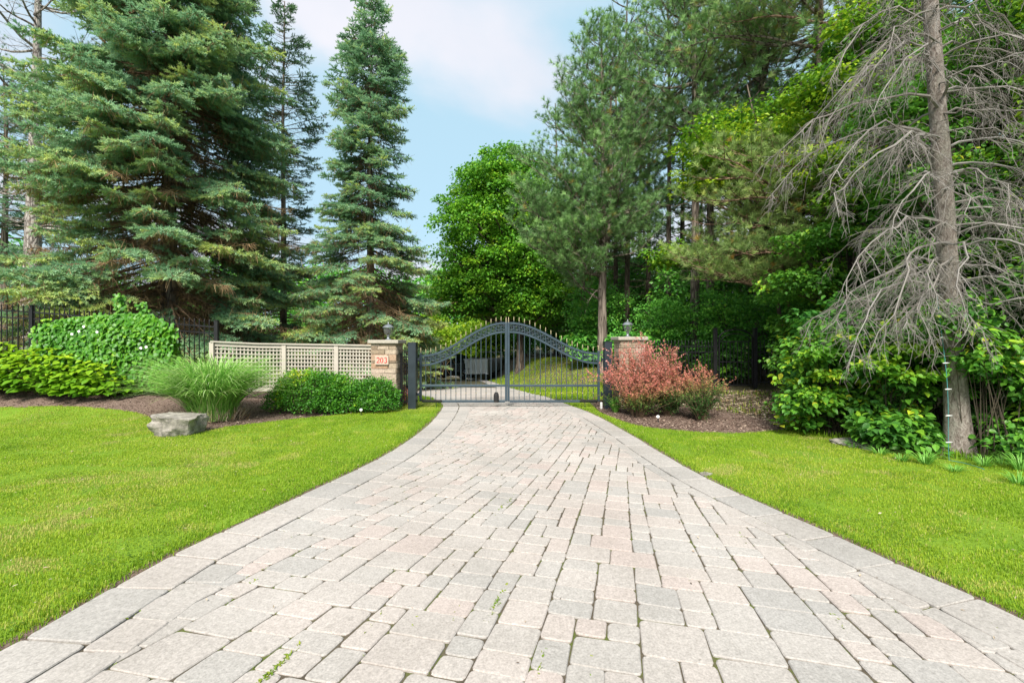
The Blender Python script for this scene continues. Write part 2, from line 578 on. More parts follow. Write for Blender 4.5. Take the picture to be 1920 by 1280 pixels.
M['greenstem'] = plain('green_stems', (.14, .19, .05), .7)
# barks
M['bark_grey'] = barkmat('grey_spruce_bark', (.11, .09, .08), (.34, .31, .28), 12, .5, (.40, .40, .36))
M['bark_pine'] = barkmat('brown_pine_bark', (.07, .055, .045), (.24, .20, .165), 9, .2)
M['bark_red'] = barkmat('reddish_pine_bark', (.09, .05, .035), (.27, .18, .125), 9, .25)
M['bark_dark'] = barkmat('dark_tree_bark', (.045, .035, .028), (.15, .12, .095), 9, .2)
m, t, out = nt('dead_spruce_bark')
v = coords(t, 'Object', (1, 1, .45))
n1 = noise(t, 26, 7, .72, v, .8); n2 = noise(t, 4.5, 5, .6, coords(t)); n3 = noise(t, 70, 3, .6, v)
c = ramp(t, n1, [(.32, (.085, .066, .055)), (.46, (.20, .168, .145)), (.58, (.30, .265, .235)), (.72, (.42, .39, .35))])
c = mixc(t, ramp(t, n2, [(.5, (0, 0, 0)), (.68, (.6, .6, .6))]), c, (.27, .265, .22))
finish(t, out, c, .92, 0, bump(t, mixc(t, .4, n1, n3), 1.0, .035), .1)
M['bark_dead'] = m
# built things
M['iron'] = plain('black_iron', (.012, .012, .014), .45, 0, .2, 8, .4)
M['gate'] = plain('slate_blue_gate_paint', (.042, .066, .086), .38, .25, .14, 5, .5)
M['post'] = plain('dark_gate_post_paint', (.026, .035, .045), .35, .2, .18, 4, .5)
M['brass'] = plain('tarnished_brass', (.38, .33, .20), .4, .5)
M['lattice'] = plain('beige_fence_paint', (.44, .40, .34), .65, 0, .07, 5, .3, .15)
M['cap'] = stonemat('pillar_capstone', [(0, (.34, .315, .275)), (1, (.42, .39, .34))], 26, .4, .3)
M['ledge'] = stonemat('ledge_stone', [(0, (.20, .155, .115)), (.25, (.32, .255, .19)), (.5, (.39, .325, .255)), (.75, (.44, .365, .305)), (.9, (.38, .25, .17)), (1, (.46, .42, .37))], 22, .7, .45)
M['rock'] = stonemat('grey_boulder', [(0, (.14, .133, .122)), (.5, (.27, .262, .247)), (1, (.38, .37, .35))], 13, 1.0, .75)
M['plate'] = plain('carved_stone_plate', (.45, .37, .30), .8, 0, .08, 20, .2, .2)
M['red'] = plain('red_numeral_paint', (.45, .035, .03), .6, 0, .08)
M['pewter'] = plain('pewter_metal', (.24, .26, .28), .35, .6, .15)
M['white_plastic'] = plain('white_plastic', (.62, .62, .62), .45)
M['bulb'] = plain('frosted_bulb', (.95, .93, .86), .3)
M['teal_cord'] = plain('teal_cord', (.04, .20, .20), .5)
M['black_rubber'] = plain('black_rubber', (.014, .014, .014), .8)
M['car'] = plain('black_car_paint', (.010, .012, .016), .12, .1, .05, 2, .6)
M['car_trim'] = plain('dark_plastic_trim', (.02, .02, .022), .55)
M['chrome'] = plain('polished_alloy', (.60, .62, .65), .22, .9, .06)
M['alu'] = plain('brushed_aluminium', (.82, .83, .84), .42, .0, .08, 2)
M['dull_alu'] = plain('weathered_aluminium', (.24, .25, .23), .5, .5, .2, 3)
M['lamp_red'] = plain('red_lens', (.45, .02, .02), .25)
m, t, out = nt('clear_glass')
g = N(t, 'ShaderNodeBsdfPrincipled'); g.inputs['Base Color'].default_value = (.95, .97, .97, 1); g.inputs['Roughness'].default_value = .06
g.inputs['Transmission Weight'].default_value = .92; g.inputs['IOR'].default_value = 1.12
t.links.new(g.outputs[0], out.inputs['Surface'])
M['glass'] = m
m, t, out = nt('dark_car_glass')
finish(t, out, (.012, .016, .018), .05, 0, None, .7)
M['car_glass'] = m

# ---------------------------------------------------------------- world, sun, camera
SUN_EL, SUN_AZ = R(47), R(189)     # azimuth clockwise from +Y : the sun stands behind the camera, a little to the left
SKY_SEED = 7.1
w = bpy.data.worlds.new('World'); SC.world = w; w.use_nodes = True
t = w.node_tree; t.nodes.clear()
wo = N(t, 'ShaderNodeOutputWorld'); bg = N(t, 'ShaderNodeBackground')
sky = N(t, 'ShaderNodeTexSky'); sky.sky_type = 'NISHITA'; sky.sun_disc = False
sky.sun_elevation = SUN_EL; sky.sun_rotation = SUN_AZ; sky.air_density = 1.0; sky.dust_density = .8; sky.ozone_density = 1.2
tc = N(t, 'ShaderNodeTexCoord').outputs['Generated']
sep = N(t, 'ShaderNodeSeparateXYZ'); t.links.new(tc, sep.inputs[0])
den = math_(t, 'ADD', math_(t, 'MAXIMUM', sep.outputs[2], 0.0), .22)
cx = math_(t, 'DIVIDE', sep.outputs[0], den); cy = math_(t, 'ADD', math_(t, 'DIVIDE', sep.outputs[1], den), .20)
cmb = N(t, 'ShaderNodeCombineXYZ'); t.links.new(cx, cmb.inputs[0]); t.links.new(cy, cmb.inputs[1])
cmb.inputs[2].default_value = SKY_SEED
cn = noise(t, .85, 7, .5, cmb.outputs[0], .25)
mask = N(t, 'ShaderNodeMapRange', interpolation_type='SMOOTHSTEP'); t.links.new(cn, mask.inputs['Value'])
mask.inputs['From Min'].default_value = .42; mask.inputs['From Max'].default_value = .56
cs = noise(t, 1.6, 6, .55, cmb.outputs[0])
ccol = ramp(t, cs, [(.3, (6.5, 7.1, 8.1)), (.7, (8.0, 8.05, 8.7))])
skc = mixc(t, .75, sky.outputs[0], (5.6, 8.3, 9.8))
allc = mixc(t, mask.outputs[0], skc, ccol)
t.links.new(allc, bg.inputs['Color']); bg.inputs['Strength'].default_value = .066
t.links.new(bg.outputs[0], wo.inputs['Surface'])

ld = bpy.data.lights.new('sun', 'SUN'); ld.energy = 4.6; ld.angle = R(22); ld.color = (1, .95, .86)
lo = bpy.data.objects.new('sun', ld); COL.objects.link(lo)
sd = Vector((math.sin(SUN_AZ) * math.cos(SUN_EL), math.cos(SUN_AZ) * math.cos(SUN_EL), math.sin(SUN_EL)))
lo.rotation_euler = sd.to_track_quat('Z', 'Y').to_euler(); lo.location = (0, -10, 30)

cd = bpy.data.cameras.new('camera'); cam = bpy.data.objects.new('camera', cd); COL.objects.link(cam)
cd.sensor_width = 36; cd.lens = 36 * F / 1920; cd.clip_start = .05; cd.clip_end = 2000
cam.location = (0, 0, CAMH); cam.rotation_euler = (R(90), 0, 0)
SC.camera = cam
SC.view_settings.view_transform = 'Standard'; SC.view_settings.look = 'None'
SC.view_settings.exposure = 0.80; SC.view_settings.gamma = 1.0
SC.cycles.use_denoising = True
SC.cycles.max_bounces = 5; SC.cycles.diffuse_bounces = 3; SC.cycles.glossy_bounces = 2; SC.cycles.transmission_bounces = 4; SC.cycles.transparent_max_bounces = 4
SC.cycles.caustics_reflective = False; SC.cycles.caustics_refractive = False
SC.cycles.sample_clamp_indirect = 4.0
# ---------------------------------------------------------------- ground, driveway, lawns, beds
PL = [(-3.75, -2.0), (-3.1, .6), (-2.72, 1.9), (-2.62, 2.6), (-2.56, 3.33), (-2.40, 3.96), (-2.14, 4.96), (-1.80, 6.35), (-1.63, 8.1), (-1.63, 10.1), (-1.80, 11.7), (-2.45, 13.2), (-4.2, 15.4), (-8.5, 18.5), (-17, 22)]
PR = [(4.3, -2.0), (3.45, .6), (3.06, 1.9), (2.95, 2.62), (2.82, 3.1), (2.70, 3.64), (2.50, 4.4), (2.24, 5.57), (2.03, 7.94), (1.78, 10.1), (1.37, 11.7), (.75, 14.2), (.2, 17), (-.5, 21.5), (-1.7, 29), (-4, 35), (-8, 39), (-17, 41)]
EL = smooth_line(PL, 10); ER = smooth_line(PR, 10)
DRIVE = [tuple(p) for p in EL] + [tuple(p) for p in ER[::-1]]

# big ground sheet
gx = np.concatenate([np.linspace(-140, -18, 14), np.arange(-17, 17.01, .3), np.linspace(18, 140, 14)])
gy = np.concatenate([np.linspace(-25, -4, 5), np.arange(-3, 42.01, .35), np.linspace(44, 200, 16)])
X, Y = np.meshgrid(gx, gy)
Z = hgt(X, Y) - .055 + .05 * (vnoise(X, Y, 1.3, 5) - .5) * ss(9, 13, Y) * (np.abs(X) > 3)
V = np.stack([X, Y, Z], -1).reshape(-1, 3)
nx, ny = len(gx), len(gy)
i, j = np.meshgrid(np.arange(nx - 1), np.arange(ny - 1))
a = (j * nx + i).ravel()
tag(link('ground', raw_mesh('ground', V, [np.stack([a, a + 1, a + nx + 1, a + nx], -1)], None, True), M['soil']), kind='structure')

sheet('driveway_base', DRIVE, .3, -.011, M['joint'])
bpy.data.objects['driveway_base'].name = 'driveway_bed'


class Pavers:
    def __init__(s): s.v = []; s.f8 = []; s.f4 = []; s.t = []; s.rng = random.Random(5)

    def add(s, q, z, gap, tint, cut=.022, lift=None):
        """q: 4 corners CCW (xy)"""
        r = s.rng
        q = [np.array(p, float) for p in q]
        c = sum(q) / 4
        pts = []
        for k in range(4):
            p = q[k]; a = q[k - 1] - p; b = q[(k + 1) % 4] - p
            la = np.linalg.norm(a); lb = np.linalg.norm(b)
            if la < .05 or lb < .05: return
            a /= la; b /= lb
            p = p + (a + b) * gap * .5 + np.array([r.uniform(-.003, .003), r.uniform(-.003, .003)])
            cc = min(cut * r.uniform(.6, 1.5), la * .3, lb * .3)
            pts += [p + a * cc, p + (a + b) * cc * .29, p + b * cc]
        n = len(pts)
        zc = hz(c[0], c[1]) + z + r.uniform(-.003, .0035)
        tx, ty = r.uniform(-.009, .009), r.uniform(-.009, .009)
        base = len(s.v)
        for ring in range(3):
            for p in pts:
                d = c - p; d /= max(np.linalg.norm(d), 1e-6)
                if ring == 2: p = p + d * .007
                zz = zc + tx * (p[0] - c[0]) + ty * (p[1] - c[1]) + (-.07, -.006, 0)[ring]
                s.v.append((p[0], p[1], zz)); s.t.append(tint)
        for ring in range(2):
            for k in range(n):
                l = (k + 1) % n
                s.f4.append((base + ring * n + k, base + ring * n + l, base + (ring + 1) * n + l, base + (ring + 1) * n + k))
        s.f8.append([base + 2 * n + k for k in range(n)])


PV = Pavers()
rg = random.Random(21)


def seg_lookup(E, off):
    """offset polyline inward (towards the drive)"""
    T = np.gradient(E, axis=0); T = nrm(T)
    Nn = np.stack([T[:, 1], -T[:, 0]], -1)
    return E + Nn * off


def border(E, sign, courses):
    L = np.concatenate([[0], np.cumsum(np.linalg.norm(np.diff(E, axis=0), axis=1))])
    off = 0.0
    for wd, lmin, lmax, zz in courses:
        A = seg_lookup(E, sign * off); B = seg_lookup(E, sign * (off + wd))
        s0 = rg.uniform(0, .2)
        while s0 < L[-1] - 1:
            l = rg.uniform(lmin, lmax)
            s1 = s0 + l
            sk = rg.uniform(-.015, .015)
            f = lambda P_, s_: np.array([np.interp(s_, L, P_[:, 0]), np.interp(s_, L, P_[:, 1])])
            q = [f(A, s0), f(A, s1), f(B, s1 + sk), f(B, s0 + sk)]
            if sign > 0: q = q[::-1]
            t_ = rg.choice([.22, .3, .36, .42, .5]) + rg.uniform(-.06, .06)
            PV.add(q, zz, .013, t_, .020)
            s0 = s1
        off += wd


border(EL, +1, [(.40, .42, .56, .006), (.27, .24, .40, .004)])
border(ER, -1, [(.36, .45, .62, .006), (.15, .30, .5, .004)])

# field pavers: three sizes laid in a random pattern on a grid that leans to the right and fans out towards the viewer
U = .076
W_, H_ = 228, 280
occ = np.zeros((W_, H_), bool)
field_poly = [tuple(p) for p in seg_lookup(EL, .50)] + [tuple(p) for p in seg_lookup(ER, -.40)[::-1]]
u0, v0 = -10.5, -4.0


def warp(u, v):
    th = R(18) - R(5.5) * min(max(u, -3), 3)
    vs = v - 4.0
    sv = vs if vs < 0 else 2.2 * math.tanh(vs / 2.2)
    x = u + sv * math.tan(th) + (vs - sv) * math.tan(R(16))
    return (x, v - u * math.tan(R(16)))


sizes = [(4, 3)] * 5 + [(3, 4)] * 1 + [(3, 3)] * 4 + [(2, 3)] * 2 + [(3, 2)] * 5 + [(2, 2)] * 2 + [(4, 4)] * 1 + [(4, 2)] * 1
fp = np.array(field_poly)
_m = np.array([[warp(u0 + (a + 1.5) * U, v0 + (b_ + 1.5) * U) for b_ in range(H_)] for a in range(W_)])
INF = inside(fp, _m[..., 0].ravel(), _m[..., 1].ravel()).reshape(W_, H_)
for jj in range(H_):
    for ii in range(W_):
        if occ[ii, jj]: continue
        x, y = warp(u0 + ii * U, v0 + jj * U)
        if not (-1.6 < y < 34) or x < -10: continue
        opts = sizes[:]; rg.shuffle(opts)
        placed = None
        for (a_, b_) in opts + [(2, 2), (2, 1), (1, 2), (1, 1)]:
            if ii + a_ > W_ or jj + b_ > H_: continue
            if occ[ii:ii + a_, jj:jj + b_].any(): continue
            # do not leave one-wide slots
            k = ii + a_
            if k + 1 < W_ and not occ[k, jj] and occ[k + 1, jj] and a_ > 1: continue
            placed = (a_, b_); break
        if placed is None: placed = (1, 1)
        a_, b_ = placed
        occ[ii:ii + a_, jj:jj + b_] = True
        uc, vc = u0 + (ii + a_ / 2) * U, v0 + (jj + b_ / 2) * U
        xc, yc = warp(uc, vc)
        if not INF[ii, jj]: continue
        j2 = lambda: rg.uniform(-.004, .004)
        q = [warp(u0 + (ii + p) * U + j2(), v0 + (jj + s_) * U + j2()) for p, s_ in ((0, 0), (a_, 0), (a_, b_), (0, b_))]
        tt = vnoise(xc, yc, 2.2, 4)
        t_ = min(1, max(0, rg.choice([.2, .35, .45, .5, .5, .58, .66, .8, .95]) * .85 + .3 * (float(tt) - .45) + .05))
        PV.add(q, 0.0, rg.choice([.004, .005, .006, .008, .012]), t_)
me = raw_mesh('driveway', np.array(PV.v), [np.array(PV.f8), np.array(PV.f4)], np.array(PV.t))
tag(link('driveway', me, M['paver']), kind='structure')

# lawns and beds
LBED = [(-16, 9.9), (-13, 9.8), (-10.97, 9.75), (-9.5, 9.9), (-7.8, 9.6), (-6.7, 8.6), (-5.86, 8.0), (-5.5, 8.15), (-5.37, 8.64), (-4.9, 9.1), (-3.79, 10.1), (-3.25, 10.55)]
LB = smooth_line(LBED, 5)
ELin = seg_lookup(EL, -.045); ERin = seg_lookup(ER, .045)
EDGE_L = [tuple(p + np.array([-.17, 0])) for p in EL if .5 < p[1] < 12.2] + [tuple(p + np.array([.005, 0])) for p in EL[::-1] if .5 < p[1] < 12.2]
EDGE_R = [tuple(p + np.array([.17, 0])) for p in ER if .5 < p[1] < 12.2] + [tuple(p + np.array([-.005, 0])) for p in ER[::-1] if .5 < p[1] < 12.2]
lfront = [tuple(p) for p in ELin if p[1] < 12.4 and p[1] > -1.5]
LAWN_L = [(-16, -1.5)] + lfront + [(-2.2, 12.5), (-2.75, 12.4), (-2.9, 11.4), (-3.1, 10.8)] + [tuple(p) for p in LB[::-1]]
RBED = [(2.12, 9.75), (2.43, 8.72), (3.24, 8.15), (4.1, 8.03), (4.9, 8.3)]
RB = smooth_line(RBED, 5)
RW = smooth_line([(4.9, 8.3), (5.3, 7.75), (5.6, 6.95), (6.1, 6.3), (7.0, 5.75), (9, 5.3), (16, 5.0)], 5)
rfront = [tuple(p) for p in ERin if p[1] < 12.4 and p[1] > -1.5]
LAWN_R = rfront[::-1] + [(16, -1.5)] + [tuple(p) for p in RW[::-1]] + [tuple(p) for p in RB[::-1]] + [(2.0, 10.3), (2.05, 12.4)]
sheet('lawn', LAWN_L, .3, -.012, M['lawn'], .012)
sheet('lawn', LAWN_R, .3, -.012, M['lawn'], .012)
MULCH_L = [tuple(p + np.array([0, -.05])) for p in LB] + [(-2.75, 11.4), (-2.9, 12.6), (-7, 13.2), (-16, 13.0)]
MULCH_R = [(2.0, 10.6)] + [tuple(p + np.array([0, -.05])) for p in RB] + [(5.1, 8.8), (5.2, 9.4), (4.7, 10.2), (3.9, 11.2), (3.4, 12.3), (2.2, 12.2)]
sheet('mulch_bed', MULCH_L, .12, -.02, M['mulch'], .04, 3)
sheet('mulch_bed', MULCH_R, .12, -.02, M['mulch'], .04, 4)
for E_, sg_, sd_ in ((EL, 1, 5), (ER, -1, 6)):
    a_ = [tuple(p) for p in seg_lookup(E_, -sg_ * .09) if -1 < p[1] < 12]; b_ = [tuple(p) for p in seg_lookup(E_, sg_ * .03) if -1 < p[1] < 12]
    sheet('soil_strip', a_ + b_[::-1], .15, -.010, M['mulch'], .006, sd_)
# lawn beyond the gate, on the bank to the right of the driveway
BANK = [tuple(p) for p in ERin if 12.4 <= p[1] < 29][::1] + [(1.2, 28), (3.2, 22), (4.5, 17), (4.2, 13.2), (2.2, 12.4)]
sheet('bank_lawn', BANK, .4, -.015, M['soil'], .05)
LEFTIN = [(-2.1, 12.5)] + [tuple(p) for p in ELin if 12.5 < p[1] < 19][:40] + [(-7.5, 15.4), (-4, 13.2), (-2.9, 12.6)]
sheet('inner_lawn', LEFTIN, .4, -.015, M['lawn'], .02)


def blades(name, poly, dens, hmin, hmax, wid, seed, tint_fn, zoff=-.012, lean=.5, thin=False):
    rng = np.random.RandomState(seed)
    P = np.array(poly); x0, y0 = P.min(0); x1, y1 = P.max(0)
    x0 = max(x0, -13); x1 = min(x1, 13); y0 = max(y0, .8)
    n = int((x1 - x0) * (y1 - y0) * dens(0))
    x = rng.uniform(x0, x1, n); y = rng.uniform(y0, y1, n)
    d = np.hypot(x, y)
    keep = (rng.rand(n) < dens(d) / dens(0)) & (np.abs(x) < y * 1.22 + .5)
    x, y, d = x[keep], y[keep], d[keep]
    k = inside(P, x, y)
    if thin: k &= ~((vnoise(x, y, .42, 13) > .78) & (rng.rand(len(x)) < .72))
    x, y, d = x[k], y[k], d[k]
    n = len(x)
    h = rng.uniform(hmin, hmax, n) * (.85 + .3 * vnoise(x, y, .5, 2))
    wd = wid * (1 + d / 7.0)
    a = rng.uniform(0, 2 * np.pi, n); ln = rng.uniform(.1, 1, n) * lean
    dx, dy = np.cos(a), np.sin(a)
    sx, sy = -dy, dx
    z = hgt(x, y) + zoff
    B = np.stack([x, y, z], -1); D = np.stack([dx, dy, 0 * x], -1); S = np.stack([sx, sy, 0 * x], -1) * (wd * .5)[:, None]
    mid = B + D * (h * ln * .35)[:, None] + UP * (h * .6)[:, None]
    tip = B + D * (h * ln)[:, None] + UP * (h * (1 - .25 * ln))[:, None]
    V = np.stack([B - S, B + S, mid + S * .8, mid - S * .8, tip], 1).reshape(-1, 3)
    b = (np.arange(n) * 5)[:, None]
    me = raw_mesh(name, V, [b + np.array([[0, 1, 2, 3]]), b + np.array([[3, 2, 4]])], np.repeat(np.clip(tint_fn(x, y, rng), 0, 1), 5))
    return tag(link(name, me, M['grass']), kind='stuff')


def lawn_tint(x, y, rng):
    n = len(x)
    edgeL = np.interp(y, EL[:, 1], EL[:, 0]); edgeR = np.interp(y, ER[:, 1], ER[:, 0])
    near = np.minimum(np.abs(x - edgeL), np.abs(x - edgeR))
    t_ = .53 + .62 * (vnoise(x, y, 1.9, 1) - .5) + .24 * (vnoise(x, y, .55, 2) - .5) + .16 * (vnoise(x, y, .16, 3) - .5) + rng.normal(0, .09, n)
    t_ = t_ + .30 * ss(.74, .86, vnoise(x, y, .33, 11)) - .22 * ss(.78, .88, vnoise(x, y, .24, 12))
    t_ = t_ - .16 * np.exp(-near / .35)                     # lush strip along the kerb
    t_ = t_ + .10 * ss(.6, .8, vnoise(x, y, 2.6, 6))
    t_ = np.where(rng.rand(n) < .05, .97, t_)
    return t_


GD = lambda d: np.where(np.asarray(d, float) < 0.01, 11000., np.clip(11000. * (3.0 / np.maximum(np.asarray(d, float), .1)) ** 1.25, 1900, 11000))
gdens = lambda d: 11000. if np.isscalar(d) else GD(d)
blades('lawn_grass', LAWN_L, gdens, .016, .031, .0034, 1, lawn_tint, thin=True)
blades('lawn_grass', LAWN_R, gdens, .016, .032, .0034, 2, lawn_tint, thin=True)
blades('lawn_edge_grass', EDGE_L, lambda d: 1800. if np.isscalar(d) else np.full(len(d), 1800.) * np.clip(4 / d, .4, 1), .025, .06, .0038, 7, lambda x, y, r: .22 + r.normal(0, .14, len(x)), lean=.9)
blades('lawn_edge_grass', EDGE_R, lambda d: 1800. if np.isscalar(d) else np.full(len(d), 1800.) * np.clip(4 / d, .4, 1), .025, .06, .0038, 8, lambda x, y, r: .22 + r.normal(0, .14, len(x)), lean=.9)
blades('bank_grass', BANK, lambda d: 900. if np.isscalar(d) else np.where(d < 16.5, 800., 260.), .04, .09, .006, 3, lambda x, y, r: .10 + .22 * ss(13, 16, y) + .6 * vnoise(x, y, 1.1, 8) ** 1.4 + r.normal(0, .12, len(x)))
blades('inner_lawn_grass', LEFTIN, lambda d: 900. if np.isscalar(d) else np.full(len(d), 800.), .05, .09, .006, 4, lambda x, y, r: .3 + r.normal(0, .12, len(x)))
# rough grass and litter at the foot of the woods on the right
ROUGH = [(4.9, 8.25), (5.5, 6.9), (6.2, 6.1), (7.5, 5.5), (12, 5.0), (12, 8.0), (8, 7.6), (6.3, 8.3), (5.3, 8.9)]
blades('rough_grass', ROUGH, lambda d: 1500. if np.isscalar(d) else np.full(len(d), 900.), .05, .16, .006, 5, lambda x, y, r: .05 + .3 * vnoise(x, y, .6, 8) + r.normal(0, .1, len(x)), -.03)
DIRT = [(4.9, 8.3), (5.6, 8.6), (8, 9), (8, 12.4), (5, 12.4), (4.2, 11.4), (5.2, 9.5)]
blades('rough_grass', DIRT, lambda d: 260. if np.isscalar(d) else 260. * ss(.52, .7, vnoise(d, d * 3, .7, 8)) + 25, .04, .12, .006, 6, lambda x, y, r: .15 + .85 * (r.rand(len(x)) < .45) + r.normal(0, .1, len(x)), -.05)


def litter(name, poly, n, seed, mat, smin, smax, label=None, zo=-.01):
    rng = np.random.RandomState(seed)
    P = np.array(poly); x0, y0 = P.min(0); x1, y1 = P.max(0)
    x = rng.uniform(max(x0, -13), min(x1, 13), n); y = rng.uniform(y0, y1, n)
    k = inside(P, x, y); x, y = x[k], y[k]; n = len(x)
    pos = np.stack([x, y, hgt(x, y) + zo + .004], -1)
    a = rng.uniform(0, 2 * np.pi, n)
    d = np.stack([np.cos(a), np.sin(a), rng.uniform(-.3, .5, n)], -1)
    nn = nrm(np.stack([rng.normal(0, .4, n), rng.normal(0, .4, n), np.ones(n)], -1))
    s = rng.uniform(smin, smax, n)
    b = Bag(); b.leaves(LEAF, pos, d, nn, s * rng.uniform(.3, .8, n), s, rng.rand(n))
    o = b.build(name, mat); tag(o, kind='stuff')
    return o


M['chips'] = leafmat('mulch_chips', [(0, (.05, .03, .022)), (.4, (.14, .09, .07)), (.75, (.26, .19, .155)), (1, (.36, .28, .22))], .95, 0, .1)
M['straw'] = leafmat('dry_litter', [(0, (.09, .06, .04)), (.4, (.26, .20, .14)), (.8, (.44, .37, .28)), (1, (.30, .17, .08))], .95, 0, .1)
litter('mulch_chips', MULCH_L, 26000, 1, M['chips'], .02, .06)
litter('mulch_chips', MULCH_R, 12000, 2, M['chips'], .02, .06)
litter('leaf_litter', DIRT + [], 9000, 3, M['straw'], .03, .11, zo=-.045)
litter('leaf_litter', BANK, 9000, 4, M['straw'], .04, .10)
litter('leaf_litter', ROUGH, 2600, 5, M['straw'], .03, .08, zo=-.04)

# clover and fallen needles in the lawns
CLOVER = (np.array([(0, 0, 0), (-.5, .35, .06), (-.3, .9, 0), (.3, .9, 0), (.5, .35, .06)]), np.array([(0, 2, 1), (0, 3, 2), (0, 4, 3)]))
rng = np.random.RandomState(31)
b = Bag()
for poly in (LAWN_L, LAWN_R):
    P = np.array(poly); n = 60000
    x = rng.uniform(max(P[:, 0].min(), -11), min(P[:, 0].max(), 11), n); y = rng.uniform(1.2, P[:, 1].max(), n)
    k = inside(P, x, y) & (vnoise(x, y, .55, 21) > .72) & (np.abs(x) < y * 1.25 + .5); x, y = x[k], y[k]; n = len(x)
    a = rng.uniform(0, 6.283, n)
    b.leaves(CLOVER, np.stack([x, y, hgt(x, y) + rng.uniform(.008, .024, n)], -1), np.stack([np.cos(a), np.sin(a), rng.uniform(-.1, .3, n)], -1), nrm(np.stack([rng.normal(0, .3, n), rng.normal(0, .3, n), np.ones(n)], -1)), rng.uniform(.010, .018, n), None, rng.uniform(.05, .5, n))
tag(b.build('clover_patches', M['weed']), kind='stuff')
litter('lawn_litter', LAWN_L, 1500, 41, M['straw'], .012, .035, zo=.012)
litter('lawn_litter', LAWN_R, 1500, 42, M['straw'], .012, .035, zo=.012)
litter('drive_litter', [tuple(p) for p in EL if 1 < p[1] < 11] + [tuple(p) for p in ER[::-1] if 1 < p[1] < 11], 260, 43, M['straw'], .008, .03, zo=.006)

# weeds growing in the paver joints (each along a short stretch of joint line)
rng = np.random.RandomState(77)
b = Bag()
spots = [(530, 1240, 45, .9), (505, 1262, 40, .9), (958, 935, 30, .5), (940, 950, 30, .5), (935, 1125, 38, .9), (925, 1140, 30, .9), (770, 1180, 14, .7), (1010, 1250, 14, .7),
         (1475, 1000, 24, .8), (1520, 998, 30, .9), (1575, 1170, 14, .7), (1440, 985, 14, .6), (1880, 1190, 22, .9), (1850, 1165, 14, .8), (1390, 1000, 10, .6), (700, 1165, 10, .6),
         (610, 935, 10, .5), (548, 1005, 10, .6), (460, 1100, 12, .7), (230, 1165, 14, .8), (1295, 1090, 10, .5), (1110, 1262, 12, .7), (850, 1155, 10, .6), (740, 1060, 8, .6)]
for (u, v_, n, sz) in spots:
    x, y = gp(u, v_)
    tt = rng.normal(0, .07, n)
    x2 = x + tt * .25 + rng.normal(0, .003, n); y2 = y + tt * 1.1
    pos = np.stack([x2, y2, np.full(n, -.006)], -1)
    a = rng.uniform(0, 2 * np.pi, n)
    d = np.stack([np.cos(a), np.sin(a), rng.uniform(.1, .9, n)], -1)
    b.leaves(LEAF, pos, d, np.stack([rng.normal(0, .5, n), rng.normal(0, .5, n), np.ones(n)], -1), rng.uniform(.008, .013, n) * (1 + sz), rng.uniform(.014, .028, n) * (.6 + sz * .6), rng.uniform(.4, 1, n))
# faint moss and tiny sprouts along the whole drive
n = 0
x = rng.uniform(-2.6, 2.9, n); y = rng.uniform(1.9, 11, n)
k = inside(np.array(DRIVE), x, y) & (vnoise(x, y, .8, 9) > .62); x, y = x[k], y[k]; n = len(x)
pvv = np.array(PV.v)[::36]           # one corner of every stone
pvv = pvv[(pvv[:, 1] > 1.9) & (pvv[:, 1] < 11)]
pvv = pvv[(vnoise(pvv[:, 0], pvv[:, 1], .9, 9) > .50)]
pvv = pvv[rng.rand(len(pvv)) < .55]
for q in pvv:
    k = rng.randint(3, 16); a = rng.uniform(0, 6.283, k)
    pos = np.stack([q[0] + rng.normal(0, .010, k), q[1] + rng.normal(0, .022, k), np.full(k, -.008 + hz(q[0], q[1]))], -1)
    b.leaves(LEAF, pos, np.stack([np.cos(a), np.sin(a), rng.uniform(.1, .8, k)], -1), np.stack([rng.normal(0, .5, k), rng.normal(0, .5, k), np.ones(k)], -1), rng.uniform(.005, .010, k), rng.uniform(.010, .020, k), rng.uniform(.3, .9, k))
tag(b.build('joint_weeds', M['weed']), kind='stuff')
# ---------------------------------------------------------------- built things
# ---- stone pillars
def stone_pillar(name, label, cx, cy, w, dpt, h, seed, rz=0.0):
    z0 = hz(cx, cy) - .05
    t_ = thing(name, label, 'pillar', (cx, cy, z0), rz, 'stone gate pillars')
    r = random.Random(seed)
    mb = MB()
    mb.cur = .05
    mb.box((0, 0, h / 2), (w - .06, dpt - .06, h - .01))
    z = 0
    while z < h - .015:
        ch = r.choice([.055, .07, .085, .11, .13, .16])
        if z + ch > h - .05: ch = h - z
        for face in range(4):
            L = w if face in (0, 2) else dpt
            D = dpt if face in (0, 2) else w
            a = -L / 2 + (.0 if face in (0, 2) else .03)
            end = L / 2 - (.0 if face in (0, 2) else .03)
            while a < end - .01:
                l = r.choice([.16, .22, .28, .34, .42])
                if a + l > end - .1: l = end - a
                pr = r.uniform(0, .016)
                rot = Matrix.Rotation(face * math.pi / 2, 3, 'Z') @ Matrix.Rotation(r.uniform(-.012, .012), 3, 'Y')
                mb.cur = min(1, max(0, r.gauss(.52, .24)))
                c = Matrix.Rotation(face * math.pi / 2, 3, 'Z') @ Vector((a + l / 2, -D / 2 + .05 - pr, z + ch / 2))
                n0 = len(mb.v)
                mb.box(c, (l - .008, .1 + r.uniform(0, .004), ch - .007), mtx=rot)
                for q in range(n0, len(mb.v)):
                    p = mb.v[q]; mb.v[q] = (p[0] + r.uniform(-.006, .006), p[1] + r.uniform(-.006, .006), p[2] + r.uniform(-.004, .004))
                a += l
        z += ch
    mb.build('stone_body', M['ledge'], t_, bevel=.007, seg=2)
    cb = MB(); cb.cur = .6
    cb.box((0, 0, h + .045), (w + .13, dpt + .13, .085))
    cb.cur = .5
    cb.build('capstone', M['cap'], t_, bevel=.012, seg=2)
    return t_, z0 + h + .0875


